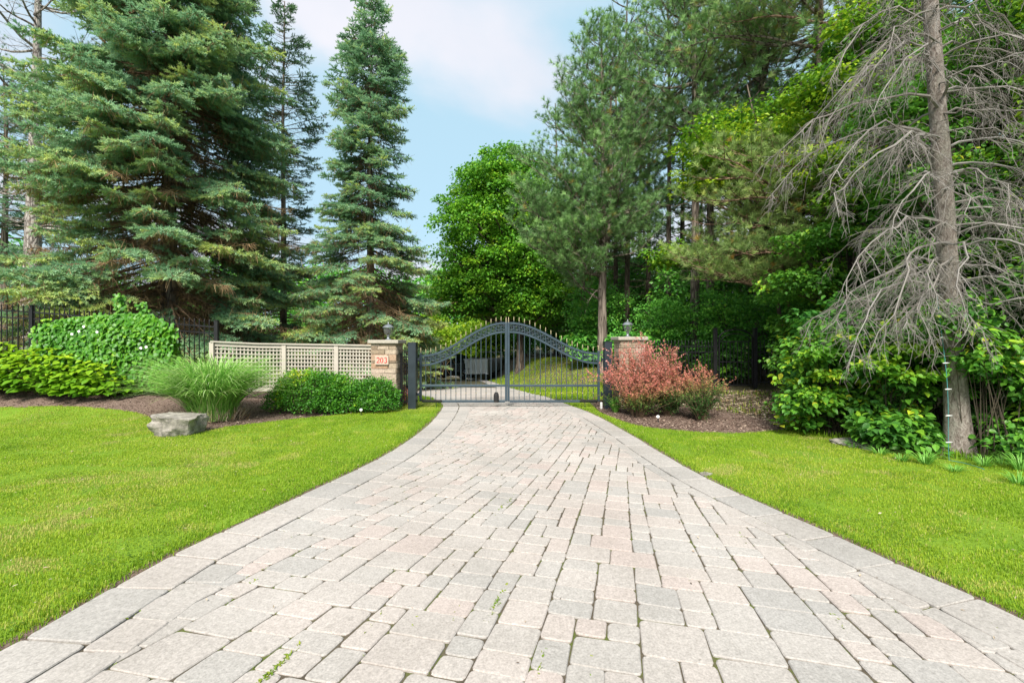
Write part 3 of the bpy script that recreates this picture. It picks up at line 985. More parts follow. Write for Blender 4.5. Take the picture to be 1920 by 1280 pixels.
PX1, PY1 = -3.07, 11.22
pl, ztop1 = stone_pillar('stone_pillar', 'beige ledge stone gate pillar with number 203 beside the lattice fence', PX1, PY1, .62, .55, 1.60, 3, R(-4))
PX2, PY2 = 2.98, 11.6
pr_, ztop2 = stone_pillar('stone_pillar', 'beige ledge stone gate pillar standing behind the pink barberry bush', PX2, PY2, .62, .60, 1.68, 8, R(3))

# number plate with red carved numerals
pm = MB(); pm.box((0, 0, 0), (.33, .04, .22)); plate = pm.build('number_plate', M['plate'], pl, bevel=.006, loc=(-.03, -.30, 1.20))
nm_ = MB()


def stroke(pts, wds, ox):
    """flat ribbon of changing width in the plate's plane"""
    n = len(pts)
    for k in range(n - 1):
        a = Vector((pts[k][0], 0, pts[k][1])); b2 = Vector((pts[k + 1][0], 0, pts[k + 1][1]))
        d = (b2 - a)
        if d.length < 1e-6: continue
        d.normalize(); s_ = Vector((-d.z, 0, d.x))
        w0, w1 = wds[k] / 2, wds[k + 1] / 2
        q = [a - s_ * w0 - d * .002, a + s_ * w0 - d * .002, b2 + s_ * w1 + d * .002, b2 - s_ * w1 + d * .002]
        o = Vector((ox, 0, 0))
        vs = [p + o + Vector((0, -.0225 - .0002 * (k % 3), 0)) for p in q] + [p + o + Vector((0, -.0195, 0)) for p in q]
        nm_.add(vs, [(0, 1, 2, 3), (7, 6, 5, 4), (0, 4, 5, 1), (1, 5, 6, 2), (2, 6, 7, 3), (3, 7, 4, 0)])


def arc(cx, cz, rx, rz_, a0, a1, n=14):
    return [(cx + rx * math.cos(R(a0 + (a1 - a0) * k / n)), cz + rz_ * math.sin(R(a0 + (a1 - a0) * k / n))) for k in range(n + 1)]


p2 = arc(0, .030, .030, .033, 170, -20, 10) + [(.012, -.012), (-.030, -.058)]
stroke(p2, [.014 + .010 * math.sin(math.pi * min(1, k / 11)) for k in range(len(p2))], -.092)
stroke([(-.032, -.058), (.0, -.058), (.034, -.058), (.038, -.040)], [.018, .018, .016, .008], -.092)
p0 = arc(0, 0, .030, .062, 90, 450, 24)
stroke(p0, [.008 + .014 * abs(math.cos(2 * math.pi * k / 24 + math.pi / 2)) for k in range(25)], 0)
p3 = arc(0, .032, .026, .031, 150, -80, 10)
stroke(p3, [.010 + .010 * math.sin(math.pi * k / 10) for k in range(11)], .092)
p3 = arc(-.002, -.028, .031, .035, 80, -150, 12)
stroke(p3, [.010 + .013 * math.sin(math.pi * k / 12) for k in range(13)], .092)
nm_.build('numerals', M['red'], plate)


# ---- pier lanterns
def lantern(label, x, y, z):
    t_ = thing('pier_lantern', label, 'lantern', (x, y, z), .2, 'pewter lanterns on the gate pillars')
    mb = MB(); mb.lathe([(.075, 0), (.075, .012), (.05, .025), (.034, .04), (.028, .09), (.036, .105), (.046, .115), (.046, .125), (.03, .13)], 20)
    mb.build('base', M['pewter'], t_, 'auto')
    mb = MB(); mb.lathe([(.05, .128), (.075, .15), (.098, .21), (.112, .29), (.112, .302), (.108, .302), (.094, .212), (.07, .155), (.045, .134)], 20)
    mb.build('glass_globe', M['glass'], t_, True)
    mb = MB()
    for k in range(6):
        a = k * math.pi / 3
        mb.tube([(.055 * math.cos(a), .055 * math.sin(a), .128), (.079 * math.cos(a), .079 * math.sin(a), .15), (.102 * math.cos(a), .102 * math.sin(a), .21), (.116 * math.cos(a), .116 * math.sin(a), .30)], .0035, 6)
    mb.build('cage', M['pewter'], t_, 'auto')
    mb = MB(); mb.lathe([(.138, .298), (.140, .306), (.128, .322), (.098, .352), (.060, .375), (.022, .385), (.014, .395), (.018, .405), (.010, .418), (.004, .445)], 20)
    mb.build('lantern_roof', M['pewter'], t_, 'auto')
    mb = MB(); mb.lathe([(.014, .13), (.018, .16), (.040, .19), (.050, .222), (.040, .258), (.010, .275)], 14)
    mb.build('bulb', M['bulb'], t_, True)
    return t_


lantern('pewter lantern with a clear globe on the pillar marked 203', PX1 + .02, PY1, ztop1)
lantern('pewter lantern with a clear globe on the pillar behind the barberry', PX2 - .03, PY2, ztop2)


# ---- gate posts
def gate_post(label, x, y, w, h, side):
    z0 = hz(x, y) - .05
    t_ = thing('gate_post', label, 'gate post', (x, y, z0), R(-3 * side), 'square steel gate posts')
    mb = MB(); mb.box((0, 0, h / 2), (w, w, h)); mb.build('shaft', M['post'], t_, bevel=.008)
    mb = MB(); mb.box((0, 0, h + .006), (w + .016, w + .016, .014)); mb.build('post_cap', M['post'], t_, bevel=.003)
    for zz in (.38, 1.22):
        mb = MB(); mb.box((side * (w / 2 + .03), .05, zz), (.07, .05, .06)); mb.tube([(side * (w / 2 + .05), .06, zz - .06), (side * (w / 2 + .05), .06, zz + .06)], .018, 8)
        mb.build('hinge', M['post'], t_)
    return t_


GY = 11.2
gpl = gate_post('dark square steel gate post beside the numbered pillar', -2.38, 10.92, .19, 1.62, 1)
gpr = gate_post('dark square steel gate post beside the pink barberry', 2.30, 10.95, .18, 1.64, -1)


# ---- the double gate
def finial_mesh(mat):
    mb = MB(); mb.lathe([(.009, 0), (.014, .008), (.009, .018), (.016, .036), (.009, .066), (.001, .115)], 8)
    o = mb.build('finial', mat, None, True); me = o.data; bpy.data.objects.remove(o); return me


mb = MB(); mb.lathe([(.009, 0), (.019, .014), (.009, .028)], 8); o = mb.build('collar', M['brass'], None, True); COLLAR = o.data; bpy.data.objects.remove(o)
FIN_BRASS = finial_mesh(M['brass']); FIN_IRON = finial_mesh(M['iron'])
UNIT = {}


def picket_mesh(key, mat, r=.0085):
    if key not in UNIT:
        mb = MB(); mb.box((0, 0, .5), (2 * r, 2 * r, 1.0)); o = mb.build('picket', mat, None); UNIT[key] = o.data; bpy.data.objects.remove(o)
    return UNIT[key]


def picket(parent, x, y, z0, z1, mat, key, fin=None, r=.0085):
    o = link('picket', picket_mesh(key, mat, r), None, parent, (x, y, z0)); o.scale = (1, 1, z1 - z0)
    if fin is not None:
        f = link('finial', fin, None, o, (0, 0, 1)); f.scale = (1, 1, 1 / (z1 - z0))
    return o


def gate_leaf(label, xh, xc, zs_t, zs_l):
    """xh hinge side, xc centre side"""
    t_ = thing('gate_leaf', label, 'gate', (xh, GY, 0), 0, 'two leaves of the driveway gate')
    W = xc - xh; s = 1 if W > 0 else -1; aw = abs(W)
    zt = lambda q: zs_t + (2.05 - zs_t) * (.5 - .5 * math.cos(math.pi * q))
    zl = lambda q: zs_l + (1.835 - zs_l) * (.5 - .5 * math.cos(math.pi * q))
    fr = MB()
    fr.box((0, 0, (.13 + zs_t + .07) / 2), (.055, .055, zs_t + .07 - .13)); fr.box((W, 0, (.13 + 2.07) / 2), (.055, .055, 2.07 - .13))
    fr.box((W / 2, 0, .13), (aw - .057, .052, .055)); fr.box((W / 2, 0, .515), (aw - .057, .048, .055))
    fr.build('frame', M['gate'], t_, bevel=.004)
    for nm, zf in (('top_rail', zt), ('scroll_rail', zl)):
        mb = MB()
        K = 36
        for dz in (0,):
            ptsv = []
            for k in range(K + 1):
                q = k / K; x = .03 * s + (W - .06 * s) * q; z = zf(q)
                dzdx = (zf(min(1, q + .01)) - zf(max(0, q - .01))) / (.02 * aw)
                nrmv = Vector((-dzdx * s, 0, 1)).normalized()
                for (oy, on) in ((-.024, -.024), (.024, -.024), (.024, .024), (-.024, .024)):
                    ptsv.append(Vector((x, oy, z)) + nrmv * on)
            fs = []
            for k in range(K):
                for j in range(4):
                    fs.append((k * 4 + j, k * 4 + (j + 1) % 4, (k + 1) * 4 + (j + 1) % 4, (k + 1) * 4 + j))
            fs += [(0, 3, 2, 1), (K * 4, K * 4 + 1, K * 4 + 2, K * 4 + 3)]
            mb.add(ptsv, fs)
        mb.build(nm, M['gate'], t_)
    n = 16
    sp = aw / (n + 1)
    for k in range(n):
        q = (k + 1) / (n + 1); x = W * q
        picket(t_, x, 0, .155, zt(q) + .065, M['gate'], 'gate', FIN_BRASS, .0075)
    # twisted collars on every other picket below the middle rail
    for k in range(0, n, 2):
        x = W * (k + 1) / (n + 1); link('collar', COLLAR, None, t_, (x, 0, .315))
    sc_ = MB()
    for k in range(n + 1):
        q = (k + .5) / (n + 1); x = W * q; zc = (zt(q) + zl(q)) / 2; r = min(.078, (zt(q) - zl(q)) / 2 - .03, sp * .46)
        sc_.tube([(x + r * math.cos(a * math.pi / 9), 0, zc + r * math.sin(a * math.pi / 9)) for a in range(18)], .0075, 5, closed=True)
        pts = []
        for a in range(22):
            u = a / 21; th = u * 3.6 * math.pi; rr = r * (1 - .78 * u)
            pts.append((x + s * rr * math.cos(th), 0, zc + rr * math.sin(th)))
        sc_.tube(pts[7:], .0062, 5)
    sc_.build('scrollwork', M['gate'], t_, True)
    for xx, zz in ((0, zs_t + .07), (W, 2.07)):
        f = link('finial', FIN_BRASS, None, t_, (xx, 0, zz)); f.scale = (1.2, 1.2, 1.25)
    return t_


gl = gate_leaf('slate blue gate leaf hung from the post next to the numbered pillar', -2.245, -.145, 1.245, 1.02)
gr = gate_leaf('slate blue gate leaf hung from the post next to the barberry', 2.13, -.085, 1.30, 1.07)
# rubber-booted drop bolt on the left leaf and actuator arms
mb = MB(); mb.lathe([(.03, 0), (.062, .02), (.066, .14), (.058, .2), (.035, .225), (.02, .23)], 14, (1.86, -.06, .12)); mb.box((1.86, -.04, .33), (.08, .03, .05))
mb.build('drop_bolt_box', M['black_rubber'], gl, 'auto')
for par, x0, x1, nm in ((gl, .03, .52, 'gate_opener_arm'), (gr, -.03, -.46, 'gate_opener_arm')):
    mb = MB(); mb.bar((x0, -.06, .16), (x1, -.045, .15), .035); mb.bar((x1 * .95, -.045, .15), (x1, -.02, .13), .02)
    mb.tube([(x1 * .75, -.05, .15), (x1 * .75, -.07, .05), (x1 * .75, -.10, -.02)], .008, 6)
    mb.build(nm, M['black_rubber'], par)


# ---- iron fence helper
def iron_fence(label, pts, tops, posts, sp=.115, name='iron_fence', base=.08, fin=True, group='black iron picket fences', pw=.075):
    """pts: polyline (x,y) ; tops: z of the top rail at each point ; posts: list of (x,y,ztop)"""
    pts = [np.array(p, float) for p in pts]
    o = pts[0]
    t_ = thing(name, label, 'fence', (o[0], o[1], 0), 0, group)
    for a, b2, za, zb in zip(pts[:-1], pts[1:], tops[:-1], tops[1:]):
        L = np.linalg.norm(b2 - a); n = max(2, int(L / sp))
        rz = math.atan2(b2[1] - a[1], b2[0] - a[0])
        A = a - o; B = b2 - o
        ga, gb = hz(*a), hz(*b2)
        for r0, r1 in ((za, zb), (za - .16, zb - .16), (ga + base + .06, gb + base + .06)):
            rl = MB(); rl.bar((A[0], A[1], r0), (B[0], B[1], r1), .03, .03); rl.build('rail', M['iron'], t_)
        for k in range(n):
            q = (k + .5) / n; p = A + (B - A) * q
            zt = za + (zb - za) * q; g = hz(p[0] + o[0], p[1] + o[1]) + base
            pk = picket(t_, p[0], p[1], g, zt + (.07 if fin else 0), M['iron'], 'iron', FIN_IRON if fin else None, .0085)
            pk.rotation_euler = (0, 0, rz)
    for (x, y, z) in posts:
        g = hz(x, y) - .05
        mb = MB(); mb.box((x - o[0], y - o[1], (g + z) / 2), (pw, pw, z - g)); mb.box((x - o[0], y - o[1], z + .008), (pw + .015, pw + .015, .016))
        mb.build('post', M['iron'], t_, bevel=.004)
    return t_


iron_fence('black iron picket fence swallowed by the flowering vine', [(-13.4, 10.8), (-11.6, 11.0), (-9.6, 11.05), (-7.2, 11.1)], [2.40, 2.31, 2.14, 1.95],
           [(-13.4, 10.8, 2.5), (-11.6, 11.0, 2.46), (-9.6, 11.05, 2.24), (-7.2, 11.1, 2.10)])
iron_fence('black iron picket fence between the pillar and the arched garden gate', [(3.32, 11.65), (4.3, 12.4), (5.84, 13.0)], [1.47, 1.465, 1.46], [(5.80, 13.0, 1.97)], pw=.10)
iron_fence('black iron picket fence running from the garden gate into the shrubs', [(6.92, 13.0), (8.6, 13.1), (11.5, 13.2)], [1.46, 1.45, 1.45], [(6.94, 13.0, 1.97), (8.6, 13.1, 1.5)], pw=.10)
iron_fence('short black iron panel between the numbered pillar and gate post', [(-2.73, 11.2), (-2.48, 11.0)], [1.22, 1.22], [(-2.72, 11.2, 1.3)], .075, fin=True, pw=.05)
iron_fence('short black iron panel behind the barberry beside the gate post', [(2.40, 11.0), (2.66, 11.4)], [1.1, 1.1], [(2.66, 11.4, 1.15)], .085, fin=True, pw=.05)

# arched garden gate
t_ = thing('garden_gate', 'black iron garden gate with an arched top in the fence', 'gate', (5.86, 12.99, hz(6.4, 13)))
mb = MB(); W = 1.02
mb.bar((.05, 0, .04), (.05, 0, 1.42), .035); mb.bar((W - .02, 0, .04), (W - .02, 0, 1.42), .035)
for z in (.06, .72, 1.30): mb.bar((.05, 0, z), (W - .02, 0, z), .03)
mb.build('frame', M['iron'], t_)
mb = MB(); mb.tube([(.05 + (W - .07) * (.5 - .5 * math.cos(a * math.pi / 16)), 0, 1.38 + .26 * math.sin(a * math.pi / 16)) for a in range(17)], .02, 6)
mb.tube([(.12 + (W - .21) * (.5 - .5 * math.cos(a * math.pi / 16)), 0, 1.32 + .2 * math.sin(a * math.pi / 16)) for a in range(17)], .012, 6)
mb.build('arch', M['iron'], t_, True)
for k in range(8): picket(t_, .05 + (W - .07) * (k + 1) / 9, 0, .07, 1.29, M['iron'], 'iron', None)
mb = MB(); mb.box((.97, -.03, .74), (.05, .03, .14)); mb.tube([(.95, -.05, .76), (.86, -.07, .76)], .01, 6); mb.build('latch', M['iron'], t_)

# ---- beige lattice fence
LF = smooth_line([(-7.28, 11.0), (-6.4, 11.32), (-5.75, 11.45), (-4.9, 11.46), (-4.25, 11.42), (-3.75, 11.34), (-3.36, 11.25)], 6)
LL = np.concatenate([[0], np.cumsum(np.linalg.norm(np.diff(LF, axis=0), axis=1))])
lat = lambda s_: np.array([np.interp(s_, LL, LF[:, 0]), np.interp(s_, LL, LF[:, 1])])
top = lambda s_: float(np.interp(s_, [0, LL[-1] * .25, LL[-1]], [1.60, 1.545, 1.50]))
t_ = thing('lattice_fence', 'beige square lattice fence curving up to the numbered pillar', 'fence', (-5.3, 11.4, 0))
O = np.array([-5.3, 11.4])
P3 = lambda s_, z, off=0.0: Vector((*(lat(s_) - O), z)) + Vector((0, off, 0))
post_s = [.03, LL[-1] * .405, LL[-1] * .735, LL[-1] - .02]
for s_ in post_s:
    p = lat(s_); g = hz(*p)
    mb = MB(); mb.box((p[0] - O[0], p[1] - O[1], (g + top(s_)) / 2 - .02), (.105, .09, top(s_) - g + .0)); mb.build('post', M['lattice'], t_, bevel=.004)
mb = MB()
K = 30
for k in range(K):
    a, b2 = LL[-1] * k / K, LL[-1] * (k + 1) / K
    mb.bar(P3(a, top(a) + .0), P3(b2, top(b2) + .0), .13, .032)
mb.build('cap_rail', M['lattice'], t_)
for s0, s1 in zip(post_s[:-1], post_s[1:]):
    s0 += .06; s1 -= .06
    fr = MB(); fb = MB(); la = MB()
    zt0, zb = -.075, .36
    n = 6
    for k in range(n):
        a, b2 = s0 + (s1 - s0) * k / n, s0 + (s1 - s0) * (k + 1) / n
        fr.bar(P3(a, top(a) - .065), P3(b2, top(b2) - .065), .045, .085)
        fb.bar(P3(a, zb + hz(*lat(a)) * .3), P3(b2, zb + hz(*lat(b2)) * .3), .045, .10)
        for q in range(10):
            f = lambda s_: zb + .085 + (top(s_) - .12 - zb - .085) * (q + .5) / 10
            la.bar(P3(a, f(a), -.006), P3(b2, f(b2), -.006), .010, .027)
    nv = int((s1 - s0) / .079)
    for k in range(nv):
        a = s0 + (s1 - s0) * (k + .5) / nv
        la.bar(P3(a, zb + .03, .006), P3(a, top(a) - .10, .006), .029, .010)
    # bar() puts its width across the fence for uprights: the laths face the road
    fr.build('upper_rail', M['lattice'], t_); fb.build('lower_rail', M['lattice'], t_); la.build('lattice_panel', M['lattice'], t_)


# ---- small spotlights in the beds
def spotlight(label, u, v, Y, rz):
    x, y, z = px(u, v, Y); z = hz(x, y)
    t_ = thing('garden_spotlight', label, 'spotlight', (x, y, z), rz, 'small white garden spotlights')
    mb = MB(); mb.tube([(0, 0, -.05), (0, 0, .07)], .01, 8); mb.build('stake', M['black_rubber'], t_)
    mb = MB(); mb.tube([(0, .05, .05), (0, .0, .085), (0, -.045, .115), (0, -.05, .118)], [.014, .024, .032, .026], 14); mb.build('lamp_head', M['white_plastic'], t_, 'auto')
    return t_


spotlight('small white spotlight in the mulch below the hedge', 677, 768, 9.95, .3)
spotlight('small white spotlight in the mulch under the barberry', 1234, 783, 9.05, -.4)
mb = MB(); mb.lathe([(.03, 0), (.03, .14), (.027, .15), (.012, .155)], 12)
o = mb.build('meter_stub', M['white_plastic'], None, 'auto', loc=(2.13, 10.85, hz(2.13, 10.85)))
o.name = 'utility_stub'; tag(o, 'short pale plastic pipe stub at the foot of the gate post', 'pipe')

# ---- boulders
import mathutils.noise as mno


def boulder(name, label, loc, dims, seed, flat=.75, rz=0, mat='rock'):
    import bmesh
    bm = bmesh.new(); bmesh.ops.create_cube(bm, size=2)
    bmesh.ops.subdivide_edges(bm, edges=bm.edges, cuts=14, use_grid_fill=True)
    off = Vector((seed * 3.1, seed * 1.7, 0))
    for v in bm.verts:
        p = v.co.copy()
        q = p.normalized() * .55 + p * .45
        f = 1 + .30 * mno.noise(q * 1.1 + off) + .12 * mno.noise(q * 2.7 + off) + .05 * mno.noise(q * 6 + off) + .025 * mno.noise(q * 15 + off)
        q = q * f
        q.z = min(q.z, flat + .07 * mno.noise(Vector((q.x * 2, q.y * 2, seed))) + .03 * mno.noise(Vector((q.x * 7, q.y * 7, seed))) - .09 * q.x)
        v.co = Vector((q.x * dims[0] * (1 + .16 * q.z), q.y * dims[1] * (1 + .16 * q.z), q.z * dims[2]))
    me = bpy.data.meshes.new(name); bm.to_mesh(me); bm.free()
    a = me.attributes.new('tint', 'FLOAT', 'POINT')
    a.data.foreach_set('value', [.5 + .5 * mno.noise(v.co * 3 + off) for v in me.vertices])
    me.polygons.foreach_set('use_smooth', [True] * len(me.polygons)); me.set_sharp_from_angle(angle=R(28))
    o = link(name, me, M[mat], None, loc, rz)
    return tag(o, label, 'rock')


boulder('boulder', 'flat topped grey boulder at the lawn edge before the tall grass', (-5.85, 7.98, .11), (.345, .33, .27), 2.3, .72, R(8))
boulder('boulder', 'half buried flat stone beneath the shrubs right of the dirt', (5.62, 7.15, .0), (.5, .3, .09), 5.1, .6, R(20))
boulder('boulder', 'small dark stone at the kerb on the right lawn edge', (2.33, 5.48, -.01), (.07, .05, .035), 7.7, .7, R(40))

# ---- car beyond the gate
def car(loc, rz):
    t_ = thing('parked_car', 'black car parked on the driveway beyond the gate', 'car', loc, rz)
    # body: cross-sections along x (front = -x), half widths and heights
    secs = [(-2.32, .70, .42, .66), (-2.24, .84, .30, .84), (-2.0, .91, .24, .96), (-1.5, .94, .24, 1.03), (-1.0, .95, .26, 1.07), (0, .95, .26, 1.08), (1.2, .95, .26, 1.10), (1.9, .94, .26, 1.10), (2.25, .90, .30, 1.06), (2.36, .80, .42, .95)]
    vs = []; fs = []
    for x, hw, z0, z1 in secs:
        m = (z0 + z1) / 2 + .08
        ring = [(-hw * .9, z0), (-hw, z0 + .12), (-hw * 1.0, m), (-hw * .96, z1 - .07), (-hw * .86, z1), (hw * .86, z1), (hw * .96, z1 - .07), (hw, m), (hw, z0 + .12), (hw * .9, z0)]
        vs += [(x, y, z) for y, z in ring]
    k = 10
    for i in range(len(secs) - 1):
        for j in range(k):
            fs.append((i * k + j, i * k + (j + 1) % k, (i + 1) * k + (j + 1) % k, (i + 1) * k + j))
    fs.append(tuple(reversed(range(k)))); fs.append(tuple(range((len(secs) - 1) * k, len(secs) * k)))
    mb = MB(); mb.add(vs, fs); b = mb.build('body', M['car'], t_, True)
    s_ = b.modifiers.new('sub', 'SUBSURF'); s_.levels = s_.render_levels = 2
    cab = [(-1.15, .82, 1.06, 1.08), (-.35, .68, 1.06, 1.62), (.3, .68, 1.06, 1.70), (1.3, .67, 1.06, 1.68), (2.0, .66, 1.06, 1.52), (2.28, .76, 1.04, 1.10)]
    vs = []; fs = []
    for x, hw, z0, z1 in cab:
        f = (z1 - z0) / .64
        vs += [(x, -.86, z0), (x, -(.86 + (hw - .86) * f), z1 - .05 * f), (x, -(.86 + (hw - .86) * f) + .10 * f, z1), (x, (.86 + (hw - .86) * f) - .10 * f, z1), (x, (.86 + (hw - .86) * f), z1 - .05 * f), (x, .86, z0)]
    for i in range(len(cab) - 1):
        for j in range(5): fs.append((i * 6 + j, i * 6 + j + 1, (i + 1) * 6 + j + 1, (i + 1) * 6 + j))
    mb = MB(); mb.add(vs, fs); mb.build('roof', M['car'], t_, 'auto')
    # windows: slightly proud dark panes
    g = MB()
    for sy in (-1, 1):
        for (a, b2) in ((-.62, .42), (.50, 1.28), (1.36, 1.92)):
            q = []
            for x in (a, b2):
                ztop = np.interp(x, [c[0] for c in cab], [c[3] for c in cab]) - .10
                f = (ztop - 1.06) / .64
                q.append((x, sy * (.872 - .185 * 0), 1.09)); q.append((x + (.04 if x == a else -.02), sy * (.872 + (.68 - .86) * f), ztop))
            g.add([q[0], q[1], q[3], q[2]], [(0, 1, 2, 3)])
    g.build('side_window', M['car_glass'], t_)
    g = MB(); g.add([(-1.09, -.72, 1.135), (-1.09, .72, 1.135), (-.42, .60, 1.585), (-.42, -.60, 1.585)], [(0, 1, 2, 3)]); g.build('windscreen', M['car_glass'], t_)
    for x in (-1.45, 1.42):
        for sy in (-1, 1):
            w_ = MB(); pr = []
            ringp = [(.20, -.10), (.34, -.11), (.365, -.09), (.365, .09), (.34, .11), (.20, .10)]
            vv = []; ff = []
            for r_, yy in ringp:
                for j in range(24): vv.append((r_ * math.cos(j * math.pi / 12), yy, r_ * math.sin(j * math.pi / 12)))
            for i in range(len(ringp) - 1):
                for j in range(24): ff.append((i * 24 + j, i * 24 + (j + 1) % 24, (i + 1) * 24 + (j + 1) % 24, (i + 1) * 24 + j))
            w_.add(vv, ff)
            wh = w_.build('wheel', M['black_rubber'], t_, True, loc=(x, sy * .86, .365))
            rm = MB()
            rm.tube([(.235 * math.cos(j * math.pi / 12), sy * .10, .235 * math.sin(j * math.pi / 12)) for j in range(24)], .018, 6, closed=True)
            for j in range(5):
                a = j * 2 * math.pi / 5
                rm.bar((.03 * math.cos(a), sy * .105, .03 * math.sin(a)), (.235 * math.cos(a), sy * .10, .235 * math.sin(a)), .045, .03)
            rm.tube([(0, sy * .02, 0), (0, sy * .115, 0)], .05, 12)
            rm.build('rim', M['chrome'], wh)
    for sy in (-1, 1):
        h = MB(); h.box((-2.20, sy * .66, .74), (.16, .36, .13), rz=sy * .35); h.build('headlight', M['white_plastic'], t_, bevel=.03)
        h = MB(); h.box((-.72, sy * 1.03, 1.12), (.14, .20, .13)); h.build('wing_mirror', M['car'], t_, bevel=.03)
        h = MB(); h.box((2.33, sy * .68, .92), (.08, .26, .16), rz=-sy * .3); h.build('tail_light', M['lamp_red'], t_, bevel=.02)
    h = MB()
    for k in range(4): h.box((-2.335, 0, .52 + k * .05), (.04, .86 - abs(k - 1.5) * .05, .018))
    h.build('grille', M['chrome'], t_)
    h = MB(); h.box((-2.38, 0, .46), (.02, .34, .13)); h.build('licence_plate', M['white_plastic'], t_)
    h = MB(); h.box((-2.27, 0, .34), (.16, 1.5, .12)); h.build('lower_bumper', M['car_trim'], t_, bevel=.04)
    return t_


cp = px(822, 712, 28.5); car((cp[0], 28.5, hz(cp[0], 28.5)), R(58))

# ---- utility trailer
TX, TY = -2.42, 29.2
t_ = thing('utility_trailer', 'silver aluminium box trailer parked beside the black car', 'trailer', (TX, TY, hz(TX, TY)), R(-14))
W, L, z0, z1 = 1.78, 3.4, .46, 1.32
mb = MB(); mb.box((0, 0, (z0 + z1) / 2), (W, .04, z1 - z0))
for k in range(9): mb.box((-W / 2 + .12 + k * (W - .24) / 8, -.026, (z0 + z1) / 2), (.045, .02, z1 - z0 - .08))
mb.box((0, 0, z1 + .02), (W + .06, .07, .04)); mb.box((0, 0, z0 - .02), (W + .06, .07, .06)); mb.build('front_panel', M['alu'], t_)
for sx in (-1, 1):
    mb = MB(); mb.box((sx * W / 2, L / 2 + .03, (z0 + z1) / 2), (.04, L, z1 - z0 - .01))
    for k in range(6): mb.box((sx * (W / 2 + .03), .2 + k * (L - .35) / 5, (z0 + z1) / 2), (.03, .06, z1 - z0 - .02))
    mb.box((sx * (W / 2 + .01), L / 2 + .04, z1 + .022), (.08, L, .04)); mb.build('side_panel', M['dull_alu'], t_)
mb = MB(); mb.box((0, L + .05, (z0 + z1) / 2), (W - .05, .04, z1 - z0)); mb.build('tailgate', M['dull_alu'], t_)
mb = MB(); mb.box((0, L / 2, z0 - .03), (W - .06, L - .05, .05)); mb.build('bed', M['car_trim'], t_)
for sx in (-1, 1):
    mb = MB(); mb.tube([(sx * (W / 2 - .16), 1.9, .33), (sx * (W / 2 + .04), 1.9, .33)], [.33, .33], 24); wh = mb.build('wheel', M['black_rubber'], t_, 'auto', bevel=.03)
    mb = MB(); mb.tube([(sx * (W / 2 + .03), 1.9, .33), (sx * (W / 2 + .05), 1.9, .33)], [.19, .17], 18); mb.build('rim', M['chrome'], wh, 'auto')
mb = MB(); mb.bar((-W / 2 + .1, .1, z0 - .06), (0, -1.2, .44), .07); mb.bar((W / 2 - .1, .1, z0 - .06), (0, -1.2, .44), .07); mb.box((0, -1.28, .45), (.09, .22, .07)); mb.build('tongue', M['car_trim'], t_)
mb = MB(); mb.tube([(0, -1.05, .02), (0, -1.05, .85)], .03, 8); mb.tube([(0, -1.05, .02), (0, -1.05, .03)], .08, 10); mb.tube([(0, -1.05, .82), (.12, -1.05, .82)], .012, 6); mb.build('jack', M['pewter'], t_)
# rack behind the trailer
mb = MB()
for x in (-.9, .9): mb.bar((x, L + .12, .3), (x, L + .12, 1.75), .05)
mb.bar((-.9, L + .12, 1.75), (.9, L + .12, 1.75), .05)
mb.build('ladder_rack', M['dull_alu'], t_)

# ---- string of icicle lights left hanging by the dead spruce
s0 = px(1757, 555, 6.35); s1 = px(1786, 872, 6.05); s1[2] = hz(s1[0], s1[1]) + .02
t_ = thing('light_string', 'teal cord of white clip-on lights hanging beside the dead spruce', 'light string', tuple(s1))
pts = []
for k in range(20):
    q = k / 19; p = s0 + (s1 - s0) * q - s1
    p[0] += .035 * math.sin(q * 5) ; p[1] += .02 * math.sin(q * 7)
    pts.append(tuple(p))
end = [(pts[-1][0] + .06, pts[-1][1] - .12, .0), (pts[-1][0] + .02, pts[-1][1] - .32, .01), (pts[-1][0] - .05, pts[-1][1] - .5, .02)]
mb = MB(); mb.tube(pts + end, .0042, 5); mb.build('cord', M['teal_cord'], t_, True)
for k in range(2, 19, 3):
    p = pts[k]; mb = MB(); mb.tube([(p[0] - .045, p[1] - .01, p[2] + .002), (p[0] - .01, p[1] - .012, p[2] + .004), (p[0] + .045, p[1] - .01, p[2] + .006)], [.005, .010, .005], 8)
    mb.build('light_clip', M['white_plastic'], t_, True)
# ---------------------------------------------------------------- trees
def trunk_mesh(name, H, r0, r1, rng, flare=1.5, lean=(0, 0), wob=.06, n=14, k=18, z0=-.15):
    zs = np.concatenate([[0, .08, .2, .4, .7], np.linspace(1.1, H, k)])
    ph = rng.uniform(0, 6, 4)
    pts = np.stack([lean[0] * zs / H + wob * np.sin(zs * .5 + ph[0]) * zs / H, lean[1] * zs / H + wob * np.sin(zs * .43 + ph[1]) * zs / H, zs + z0], -1)
    rr = r0 + (r1 - r0) * (zs / H) ** .85
    rr = rr * (1 + (flare - 1) * np.exp(-zs / .28))
    V, Fc = tubes(pts[None], rr[None], n)
    V = V.reshape(len(zs), n, 3)
    a = np.arange(n) / n * 6.283
    bump_ = 1 + .10 * np.sin(3 * a[None] + ph[2]) * np.exp(-zs / .5)[:, None] + .025 * rng.normal(size=(len(zs), n))
    c = pts[:, None, :]
    V = c + (V - c) * bump_[..., None]
    b = Bag(); b.add(V.reshape(-1, 3), Fc, .5)
    axis = lambda z: np.array([np.interp(z, zs + z0, pts[:, 0]), np.interp(z, zs + z0, pts[:, 1]), z])
    return b, axis


def rot_about(v, ax, ang):
    ax = nrm(ax); c = np.cos(ang)[..., None]; s = np.sin(ang)[..., None]
    return v * c + np.cross(ax, v) * s + ax * (np.sum(ax * v, -1, keepdims=True)) * (1 - c)


